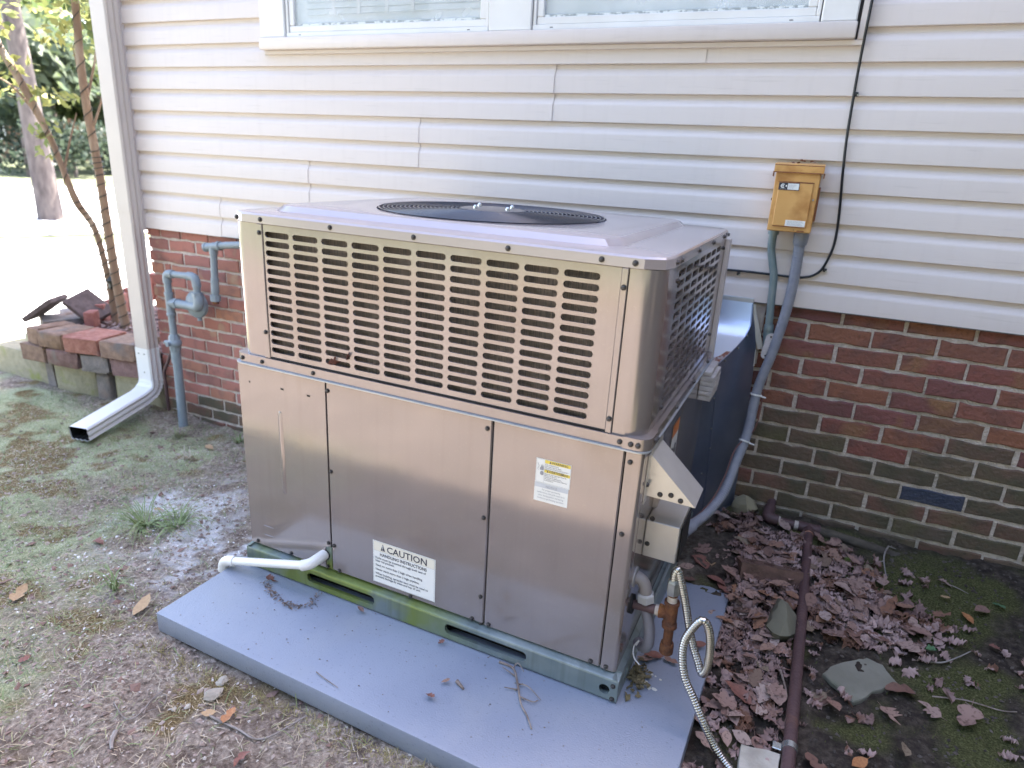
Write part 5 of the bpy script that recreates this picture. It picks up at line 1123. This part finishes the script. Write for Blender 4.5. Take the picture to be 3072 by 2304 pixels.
mb.box(-.1, .1, -.045, .045, -.058, -.050); mb.add([(-.1, -.045, 0), (.1, -.045, 0), (.1, -.045, -.05), (-.1, -.045, -.05)], [(0, 1, 2, 3)]); mb.add([(-.1, .045, 0), (.1, .045, 0), (.1, .045, -.05), (-.1, .045, -.05)], [(0, 1, 2, 3)]); mb.add([(-.1, -.045, 0), (-.1, .045, 0), (-.1, .045, -.05), (-.1, -.045, -.05)], [(0, 1, 2, 3)]); mb.add([(.1, -.045, 0), (.1, .045, 0), (.1, .045, -.05), (.1, -.045, -.05)], [(0, 1, 2, 3)])
mt = Matrix.Translation((.893, -.415, .214)) @ Euler((-.35, .05, .25)).to_matrix().to_4x4(); mb.v = [tuple(mt @ Vector(p)) for p in mb.v]; mb.build("brick_body", material("wet_brick", (.10, .06, .045), (.16, .09, .07), 30, rough=.9, bump=.5, bscale=80), hb_, world=True, smooth=False)

# ------------------------------------------------------------------ leaves
def leaf_outline(kind, rr):
    if kind == 'oak':
        k = rr.randint(2, 4); side = [(.04, .035)]; top = rr.uniform(.20, .34)
        for i in range(k):
            t = .12 + .72 * i / k; wv = top * (.62 + .55 * sin(pi * min(1, .15 + .8 * (i + .6) / k))) * rr.uniform(.75, 1.2); st = .72 / k
            side += [(t, wv * rr.uniform(.52, .74)), (t + st * .38, wv * .93), (t + st * .62, wv), (t + st * .86, wv * .80)]
        side += [(.88, top * .42), (.95, top * .30), (1.0, .0)]
        return side
    if kind == 'maple':
        return [(.03, .05), (.02, .20), (.10, .22), (.16, .38), (.27, .34), (.32, .22), (.48, .44), (.60, .45), (.62, .34), (.70, .33), (.66, .18), (.82, .15), (1.0, 0)]
    return [(.05, .06), (.15, .15), (.3, .23), (.45, .26), (.6, .25), (.75, .18), (.9, .07), (1.0, 0)]
def leaf_mesh(kind, seed, curl=.35):
    rr = random.Random(seed); a = leaf_outline(kind, rr); b = leaf_outline(kind, rr); fold = rr.uniform(.05, .55) * curl * 2; bend = rr.uniform(-.5, 1.0) * curl; tw = rr.uniform(-.5, .5) * curl; rip = rr.uniform(0, .05)
    def z(x, y): return fold * abs(y) * (1 - .3 * x) + bend * (x - .4) ** 2 + tw * y * (x - .5) * 2 + rip * sin(x * 17 + y * 9) * .5
    v = []; f = []
    mid = [0.0] + [p[0] for p in a]; mids = [(x, 0, z(x, 0)) for x in mid]; v += mids; n = len(mid)
    A0 = len(v); v += [(x, y, z(x, y)) for x, y in a]; B0 = len(v); v += [(x, -y, z(x, -y)) for x, y in b[:len(a)]]
    m2 = min(len(a), len(b))
    for i in range(m2):
        f.append((i, i + 1, A0 + i) if i == 0 else (i, i + 1, A0 + i, A0 + i - 1)); f.append((i + 1, i, B0 + i) if i == 0 else (i + 1, i, B0 + i - 1, B0 + i))
    k0 = len(v); v += [(0, .008, z(0, 0)), (-.22, .006, z(0, 0) + .05 * rr.random()), (-.22, -.006, z(0, 0) + .04), (0, -.008, z(0, 0))]; f.append((k0, k0 + 1, k0 + 2, k0 + 3))
    return v, f
leaf_ramp = [(.235, .14, .115), (.31, .215, .185), (.175, .10, .078), (.36, .265, .235), (.26, .15, .105), (.39, .305, .275), (.215, .13, .105), (.29, .185, .155), (.28, .145, .085), (.16, .09, .072), (.23, .185, .13)]
dead = material("dead_leaf", (.2, .12, .1), (.10, .06, .05), 7, rough=.7, lo=.52, hi=.72, rnd=leaf_ramp, spec=.3)
LEAF = []
for i in range(24):
    v, f = leaf_mesh('oak' if i % 3 else ('maple' if i == 9 else 'plain'), 100 + i, random.uniform(.3, .85)); mb = MB(); mb.v = v; mb.f = f; o = mb.build("dead_leaf", dead, None, angle=2); LEAF.append(o.data); bpy.data.objects.remove(o)
LG = "dead oak leaves drifted beside the grey slab"
def leaf(x, y, z, s, label=None, group=None, rot=None, m=None, data=None, cat="leaf"):
    me_ = data or random.choice(LEAF)
    if m is not None: me_ = me_.copy(); me_.materials[0] = m
    o = bpy.data.objects.new("dead_leaf", me_); COL.objects.link(o); o.location = (x, y, z); o.scale = (s, s, s)
    o.rotation_euler = rot or (random.gauss(0, .22), random.gauss(0, .20), random.uniform(0, 6.28)); return tag(o, label, cat, group)
def drift():
    """density of the leaf drift right of the slab"""
    while True:
        x, y = random.uniform(.62, 1.62), random.uniform(-1.35, -.06)
        padr = .775 + .02 * (y + 1) 
        if y < -.24 and x < padr: continue
        if x < .78 and y > -.10: continue
        d = math.exp(-((x - 1.03) / .20) ** 2 - ((y + .42) / .30) ** 2) + .8 * math.exp(-((x - .86) / .10) ** 2 - ((y + .55) / .45) ** 2) + .75 * math.exp(-((x - 1.22) / .13) ** 2 - ((y + .50) / .12) ** 2) + .55 * math.exp(-((x - .80) / .12) ** 2 - ((y + .17) / .07) ** 2) + .30 * math.exp(-((x - .90) / .08) ** 2 - ((y + 1.05) / .22) ** 2) + .025
        if abs(x - 1.03) < .12 and abs(y + .42) < .05: d *= .5
        if abs(x - 1.009) < .024 and y < -.13: continue
        if hypot(x - .955, y + .66) < .055 or hypot((x - .893) / .075, (y + .43) / .055) < 1 or (x > .84 and y > -.155) or hypot((x - 1.17) / .11, (y + .785) / .10) < 1: continue
        if x > 1.25 and y > -.40: d *= .18
        if random.random() < d: return x, y
pos = [drift() for _ in range(1250)]
zz = gz(np.array([p[0] for p in pos]), np.array([p[1] for p in pos]))
order = list(range(1250))
small = MB()
for i, ((x, y), z) in enumerate(zip(pos, zz)):
    if i < 235:
        s = random.triangular(.036, .090, .056); leaf(x, y, float(z) + random.uniform(.010, .026), s, "curled brown dead leaf in the thick drift on the ground right of the grey slab", LG)
    else:
        v, f = random.choice([(None, None)] * 0 + [leaf_mesh('oak', 300 + i % 23, .6)]); s = random.uniform(.022, .055); R = Euler((random.gauss(0, .22), random.gauss(0, .22), random.uniform(0, 6.28))).to_matrix(); small.add([tuple(R @ Vector(p) * s + Vector((x, y, float(z) + random.uniform(.002, .018)))) for p in v], f)
dead2 = material("dead_leaf_litter", (.20, .125, .11), (.40, .29, .27), 7, rough=.8, lo=.4, hi=.62, c3=(.16, .08, .05), s3=11, lo3=.55, hi3=.6)
tag(small.build("leaf_litter", dead2, angle=2), "small crumpled leaves and fragments filling the drift", None, kind='stuff')
orange = material("orange_leaf", (.40, .18, .07), (.28, .12, .05), 9, rough=.6); green = material("green_leaf", (.05, .13, .06), (.08, .17, .08), 9, rough=.5); tanl = material("tan_leaf", (.42, .29, .16), (.34, .22, .12), 9, rough=.7); redl = material("red_leaf", (.24, .105, .08), (.17, .075, .06), 9, rough=.65)
big = [(1.179, -.274, .115, None, "large five-lobed mauve leaf on the moss below the buried end of the iron pipe"), (1.411, -.326, .045, tanl, "small tan crumpled leaf on dark soil well right of the drift"), (1.465, -.375, .07, orange, "orange-brown folded leaf on the moss right of the small tan leaf"), (1.543, -.340, .085, None, "long rusty leaf leaning on dark soil near right edge"), (1.590, -.314, .06, green, "dark green narrow leaf near the right edge"), (1.516, -.506, .06, redl, "dark reddish leaf beside the bent twig"), (1.220, -.869, .105, None, "mauve oak leaf touching the front edge of the flat slate"), (1.311, -.790, .11, None, "long wavy mauve leaf right of the flat slate"), (1.358, -.860, .085, None, "narrow twisted mauve leaf below the wavy leaf by the slate"), (1.430, -.802, .12, None, "big curled lobed leaf with twig at far right foreground"), (1.177, -1.079, .07, orange, "bright orange leaf at the bottom edge of the picture"), (1.045, -1.114, .085, None, "grey pointed maple leaf beside the pipe clamp"), (1.372, -.600, .04, green, "small pale green curled leaf below the bent twig"), (.86, -1.06, .10, None, "smooth mauve leaf beside the slab corner under the hose"), (.905, -1.02, .12, redl, "long reddish-brown leaf left of the iron pipe foreground"), (.95, -.93, .105, None, "broad mauve leaf with upturned tip beside the iron pipe")]
for x, y, s, m, lb in big: leaf(x, y, gzf(x, y) + .014, s * .76, lb, None, (random.uniform(-.2, .2), random.uniform(-.2, .2), random.uniform(0, 6.2)), m)
# on the slab
for (u, v, s, m, lb) in ((1.30, .77, .085, redl, "reddish brown leaf heap corner piece lying against the unit's rail on the slab"), (1.335, .80, .085, None, "brown leaf at the back of the small heap on the slab"), (1.37, .79, .07, None, "dark leaf on the right of the small heap on the slab"), (1.42, .855, .06, None, "single dark leaf standing near the slab's back right corner"), (1.362, .735, .075, tanl, "pale pinkish leaf with torn edge on the slab heap"), (1.358, .665, .075, redl, "maroon lobed leaf at the front of the slab heap"), (1.393, .655, .08, redl, "maroon leaf with outstretched lobes beside the front of the slab heap"), (1.328, .625, .05, None, "small brown leaf left of the maroon leaves on the slab"), (1.31, .70, .06, None, "crumpled brown leaf between rail and maroon leaves"), (1.262, .178, .06, redl, "orange-brown leaf tucked under the whip at the rail corner"), (1.292, .172, .045, None, "curled brown leaf on the slab below the rusty drip leg"), (1.315, .20, .042, None, "curly brown leaf on the slab just right of the curled one"), (1.372, .29, .05, redl, "thin red leaf on the slab behind the hose"), (.465, -.047, .030, None, "tiny pinkish leaf fragment on the slab below the left rail slot"), (.737, -.034, .024, redl, "tiny maroon leaf touching the rail left of the right slot"), (.812, -.178, .026, None, "curled leaf crumb in the middle of the slab front"), (.80, -.23, .028, redl, "small pointed maroon leaf near the slab's front middle"), (.09, -.055, .045, redl, "flat reddish leaf wedged under the white drain pipe")):
    leaf(*UP(u, v, .008 + s * .07), s, lb, None, (random.uniform(-.25, .25), random.uniform(-.25, .25), random.uniform(0, 6.2)), m)
for k, x in enumerate((.722, .752, .768, .783, .797)): leaf(x, -.07 - .008 * k, 1.521, .022, "small curled dead leaf on top of the yellow electrical box", "dead leaves on the electrical box", (random.uniform(-.6, .6), random.uniform(-.6, .6), random.uniform(0, 6)), redl)
for (u, w) in ((.365, .785), (.345, .80), (.38, .775), (.36, .762), (.99, .76)): leaf(*UP(u, .017, w), .045, "dead brown leaf caught behind the bottom of the unit's front grille", "dead leaves behind the grille", (1.2, random.uniform(-.5, .5), random.uniform(0, 6)), redl)
for (x, y, s, m, lb) in ((-.847, -1.493, .085, tanl, "pale curled dead leaf left of the slab's front corner"), (-1.41, -1.235, .05, redl, "small red leaf in the green grass at left"), (-.29, -1.672, .05, orange, "orange folded leaf on the forked twig in front of the slab"), (-.33, -1.655, .04, tanl, "small tan leaf beside the forked twig"), (-.18, -1.70, .055, redl, "red-brown curled leaf at the bottom edge left of centre"), (-.968, -1.759, .035, redl, "small red leaf at the far left foreground"), (-1.42, -.94, .035, tanl, "pale tan leaf on the white dust left of the unit"), (-1.26, -1.60, .07, tanl, "grey pointed leaf near the left edge"), (-1.86, -.28, .06, tanl, "tan leaf on the ground beside the foot of the gas pipe")):
    leaf(x, y, gzf(x, y) + .010, s, lb, None, (random.uniform(-.3, .3), random.uniform(-.3, .3), random.uniform(0, 6.2)), m)

# ------------------------------------------------------------------ twigs
twig_m = material("twig_bark", (.16, .12, .10), (.30, .25, .22), 40, rough=.85, bump=.3); twig_g = material("grey_twig", (.20, .175, .16), (.29, .265, .25), 40, rough=.85)
def twig(paths, r, label, m=twig_m, cat="twig"):
    mb = MB()
    for i, p in enumerate(paths): mb.tube(p, [r * (.6 if i else 1), r * (.25 if i else .55)], 6, 6)
    return tag(mb.build("twig", m), label, cat)
def gp_(x, y, d=.006): return (x, y, gzf(x, y) + d)
def pp(u, v, w=.005): return UP(u, v, w)
twig([[pp(.911, -.033), pp(.955, -.037), pp(.989, -.083, .008), pp(1.024, -.139), pp(1.053, -.167), pp(1.08, -.20)], [pp(.955, -.037), pp(.965, -.028, .02), pp(.99, -.045, .015)], [pp(.989, -.083), pp(1.02, -.085, .012), pp(1.066, -.106, .006)], [pp(1.01, -.12), pp(1.05, -.125, .010), pp(1.06, -.11, .006)], [pp(.97, -.06), pp(.93, -.055, .014)], [pp(1.0, -.10), pp(.965, -.115, .01)]], .0036, "branching dry twig on the slab below the right rail slot")
twig([[pp(.843, -.150), pp(.872, -.166)]], .0055, "short thick stick piece on the slab's front", twig_m)
twig([[pp(.50, -.298), pp(.535, -.306), pp(.585, -.315)]], .0014, "thin dark straw lying on the slab's front part")
twig([[gp_(-.37, -1.656), gp_(-.33, -1.668), gp_(-.25, -1.664), gp_(-.178, -1.655), gp_(-.126, -1.556, .02)]], .0036, "forked grey twig on the soil in front of the slab", twig_g)
twig([[gp_(-.528, -1.65), gp_(-.52, -1.69), gp_(-.508, -1.739), gp_(-.53, -1.76), gp_(-.60, -1.74)], [gp_(-.52, -1.69), gp_(-.50, -1.665), gp_(-.48, -1.69), gp_(-.50, -1.73)]], .0020, "curved thin twig with tendril left of the white stones", twig_g)
twig([[gp_(-.508, -1.80), gp_(-.488, -1.825), gp_(-.470, -1.839)]], .0070, "short pale grey stick in the left foreground", twig_g)
twig([[gp_(1.428, -.228), gp_(1.46, -.24), gp_(1.501, -.259)]], .0018, "straight thin twig on dark soil at right", twig_g)
twig([[gp_(1.336, -.649), gp_(1.38, -.645, .012), gp_(1.42, -.61, .014), gp_(1.463, -.56)]], .0026, "bent grey twig on the moss at right", twig_g)
twig([[gp_(1.345, -.785), gp_(1.42, -.78, .012), gp_(1.50, -.77), gp_(1.536, -.766)], [gp_(1.42, -.78), gp_(1.45, -.80)]], .0024, "long brown twig beside the big curled leaf at right")
twig([[gp_(1.274, -.10, .03), gp_(1.262, -.14, .03), gp_(1.257, -.186, .02), gp_(1.264, -.253)], [gp_(1.257, -.186, .02), gp_(1.22, -.20)], [gp_(1.274, -.10, .03), gp_(1.30, -.095, .03)]], .0034, "grey crooked root rising beside the buried iron pipe", twig_g)
twig([[gp_(1.086, -.191), gp_(1.095, -.26, .02), gp_(1.122, -.334)]], .0026, "slim curved stem by the tuft of bright moss")
twig([[gp_(.965, -.86, .02), gp_(.985, -.93, .015), gp_(1.0, -1.0)]], .0030, "dark straight twig left of the iron pipe foreground")

# debris washed up round the drain pipe on the slab
dbm = material("wet_debris", (.11, .085, .07), (.30, .23, .20), 40, rough=.9)
dpos = [(np.interp(t, [0, .35, .7, .85, 1], [.10, .17, .265, .30, .285]) + random.gauss(0, .007), np.interp(t, [0, .35, .7, .85, 1], [-.075, -.108, -.125, -.085, -.035]) + random.gauss(0, .006)) for t in [random.random() for _ in range(170)]]
mb = MB()
for (u, v) in dpos:
    s = random.uniform(.002, .008); R = Euler((random.uniform(-.5, .5), random.uniform(-.5, .5), random.uniform(0, 6))).to_matrix(); p = Vector((u, v, .002 + random.uniform(0, .006)))
    mb.add([UP(*(p + R @ Vector(q))) for q in ((s, 0, 0), (0, s * .45, .001), (-s, 0, 0), (0, -s * .45, .002))], [(0, 1, 2, 3)])
tag(mb.build("debris_ridge", dbm, smooth=False), None, None, kind='stuff')
mb = MB()
for k in range(150):
    u, v = random.gauss(1.262, .018), random.gauss(.10, .035)
    if u < 1.246: continue
    s = random.uniform(.004, .013); R = Euler((random.uniform(-.6, .6), random.uniform(-.6, .6), random.uniform(0, 6))).to_matrix(); p = Vector((u, v, .004 + random.uniform(0, .008)))
    mb.add([UP(*(p + R @ Vector(q))) for q in ((s, 0, 0), (0, s * .6, .001), (-s, 0, 0), (0, -s * .6, .002))], [(0, 1, 2, 3)])
tag(mb.build("silt_pile", material("silt", (.10, .085, .04), (.20, .16, .09), 50, rough=.95), smooth=False), None, None, kind='stuff')
mb = MB()
for k in range(120):
    u, v = random.uniform(-.02, 1.40), random.uniform(-.32, -.02); s = random.uniform(.0012, .0035)
    mb.add([UP(u + s * a, v + s * b, .0015 + s * c_) for a, b, c_ in ((1, 0, 0), (-.3, .8, 0), (-.8, -.6, 0), (0, 0, .8))], [(0, 1, 3), (1, 2, 3), (2, 0, 3)])
tag(mb.build("grit", dbm, smooth=False), None, None, kind='stuff')

# ------------------------------------------------------------------ grass, straw, chips
def inside_pad(x, y): return -.76 < x < .80 and -1.53 < y < -.2
def on_house(x, y): return y > -.03 and x > -2.5
def blades(name, m, n, pick, l0, l1, wd, lie, seed):
    rr = random.Random(seed); P = []
    while len(P) < n:
        x, y = pick(rr)
        if not inside_pad(x, y) and not on_house(x, y): P.append((x, y))
    Z = gz(np.array([p[0] for p in P]), np.array([p[1] for p in P])); mb = MB()
    for (x, y), z in zip(P, Z):
        a = rr.uniform(0, 6.28); l = rr.uniform(l0, l1); el = max(.03, rr.gauss(lie, .3)); d = Vector((cos(a) * cos(el), sin(a) * cos(el), abs(sin(el)))); s = Vector((-sin(a), cos(a), 0)) * wd * .5 * rr.uniform(.6, 1.3)
        p0 = Vector((x, y, float(z) - .002 + (.006 if lie < .2 else 0))); p1 = p0 + d * l * .55; d2 = (d + Vector((0, 0, -.55))).normalized() if lie > .3 else (d + Vector((rr.uniform(-.4, .4), rr.uniform(-.4, .4), -.05))).normalized(); p2 = p1 + d2 * l * .5
        mb.add([p0 + s, p0 - s, p1 - s * .8, p1 + s * .8, p2], [(0, 1, 2, 3), (3, 2, 4)])
    return tag(mb.build(name, m, smooth=False), None, None, kind='stuff')
def dens(x, y): 
    g = vnoise(np.array([x]), np.array([y]), 3.2, 77)[0]; return g
def yard(rr):
    while True:
        x, y = rr.uniform(-3.4, .1), rr.uniform(-2.15, -.03)
        k = min(1, max(0, (-.6 - x - .55 * (y + 1.2)) / 1.0))
        if rr.random() < (.10 + .9 * k) * (.25 + .75 * dens(x, y)): return x, y
def bare(rr):
    while True:
        x, y = rr.uniform(-3.3, .6), rr.uniform(-2.15, -.03)
        if rr.random() < .3 + .7 * dens(x + 5, y): return x, y
straw = material("dry_straw", (.52, .45, .32), (.40, .33, .24), 2, rough=.8, c3=(.46, .42, .34), s3=5, lo3=.5, hi3=.6); grn = material("grass_green", (.15, .23, .085), (.24, .30, .13), 2, rough=.6, c3=(.22, .24, .11), s3=4, lo3=.5, hi3=.6); yel = material("grass_yellow", (.42, .41, .22), (.35, .36, .19), 2, rough=.7)
blades("dry_grass", straw, 15000, bare, .010, .042, .0018, .10, 1)
blades("grass", grn, 14000, yard, .018, .060, .0022, .42, 2)
blades("dead_grass", yel, 15000, yard, .010, .038, .0019, .35, 3)
def tuft(x, y, n, l, label, m=grn):
    mb = MB(); z = gzf(x, y); rr = random.Random(int(1000 * (x + 9)))
    for k in range(n):
        a = rr.uniform(0, 6.28); ln = l * rr.uniform(.5, 1.15); q = rr.uniform(.35, 1.2) * (2.4 if n > 40 else 1); p0 = Vector((x + rr.gauss(0, .012), y + rr.gauss(0, .012), z - .003)); d = Vector((cos(a) * q, sin(a) * q, 1)).normalized(); s = Vector((-sin(a), cos(a), 0)) * .0022
        p1 = p0 + d * ln * .5; p2 = p1 + (d + Vector((cos(a) * .5, sin(a) * .5, -.4))).normalized() * ln * .35; p3 = p2 + (d + Vector((cos(a), sin(a), -1.3))).normalized() * ln * .3
        mb.add([p0 + s, p0 - s, p1 - s, p1 + s, p2 - s * .7, p2 + s * .7, p3], [(0, 1, 2, 3), (3, 2, 4, 5), (5, 4, 6)])
    return tag(mb.build("grass_tuft", m, smooth=False), label, "grass tuft")
tuft(-1.36, -1.06, 80, .20, "spreading tuft of long green grass blades on the white dust's edge"); tuft(-1.25, -1.0, 44, .17, "green grass tuft lying right of the spreading tuft towards the unit"); tuft(-1.039, -1.412, 14, .13, "small arching green grass clump left of the slab corner"); tuft(-2.15, -.24, 26, .11, "green tuft in front of the foot of the gas pipe"); tuft(-1.84, -.12, 22, .10, "green tuft growing by the brick wall beside the unit", grn); tuft(-2.32, -.50, 10, .07, "few grass blades at the end of the white spout"); tuft(-1.85, -.45, 20, .08, "straw coloured tuft between spout and unit", straw)
moss_t = material("moss_tuft", (.045, .085, .012), (.10, .14, .03), 20, rough=.95)
mb = MB(); mb.ball((1.155, -.225, gzf(1.155, -.225) + .004), .034, 14, 8, .18, (1, 1.1, .55)); tag(mb.build("moss_clump", moss_t), "bright green moss cushion right of the iron pipe", "moss")
def rightpick(rr):
    while True:
        x, y = rr.uniform(.8, 2.2), rr.uniform(-1.6, -.04)
        if rr.random() < sstep(.45, .62, np.array([fbm(np.array([x]), np.array([y]), 7, 4, 33)[0] * .6 + fbm(np.array([x]), np.array([y]), 2.2, 4, 21)[0] * .35 + .10]))[0]: return x, y
blades("moss_fuzz", material("moss_fuzz", (.06, .085, .018), (.12, .135, .04), 12, rough=.95), 5000, rightpick, .004, .012, .0022, .9, 6)
def padedge(rr):
    if rr.random() < .7: return rr.uniform(-.74, .76), -1.535 - abs(rr.gauss(0, .035))
    return -.765 - abs(rr.gauss(0, .03)), rr.uniform(-1.53, -.5)
blades("moss_fringe", material("moss_fringe", (.22, .19, .07), (.34, .30, .14), 12, rough=.95), 3200, padedge, .006, .022, .0020, .8, 8)
chips("soil_crumbs", material("soil_crumb", (.05, .04, .034), (.14, .118, .10), 8, rough=.95), 2600, lambda: (random.uniform(.8, 2.2), random.uniform(-1.6, -.03)), .002, .008, .6)
chips("yard_mulch", material("yard_mulch", (.17, .125, .105), (.42, .35, .31), 6, rough=.95), 5200, lambda: (random.triangular(-3.2, .2, -1.2), random.uniform(-2.1, -.03)), .003, .012, .35)
chips("pale_grit", material("pale_grit", (.44, .39, .35), (.58, .54, .50), 6, rough=.95), 5500, lambda: (random.triangular(-3.0, .3, -.9), random.uniform(-2.1, -.03)), .0015, .006, .5)
chips("bark_scraps", material("bark_scrap", (.17, .105, .085), (.27, .18, .15), 6, rough=.9), 260, lambda: (random.triangular(-2.6, .5, -.6), random.uniform(-2.0, -.1)), .008, .022, .25)
chips("white_chips", material("white_chip", (.72, .71, .70), (.80, .80, .79), 6, rough=.8), 420, lambda: (random.gauss(-1.12, .28), random.gauss(-1.12, .30)), .002, .008, .5)
chips("white_dust_grains", material("white_dust", (.70, .70, .72), (.78, .78, .79), 6, rough=.9), 1500, lambda: (random.gauss(-1.34, .10), random.gauss(-.93, .10)), .0015, .0055, .5)
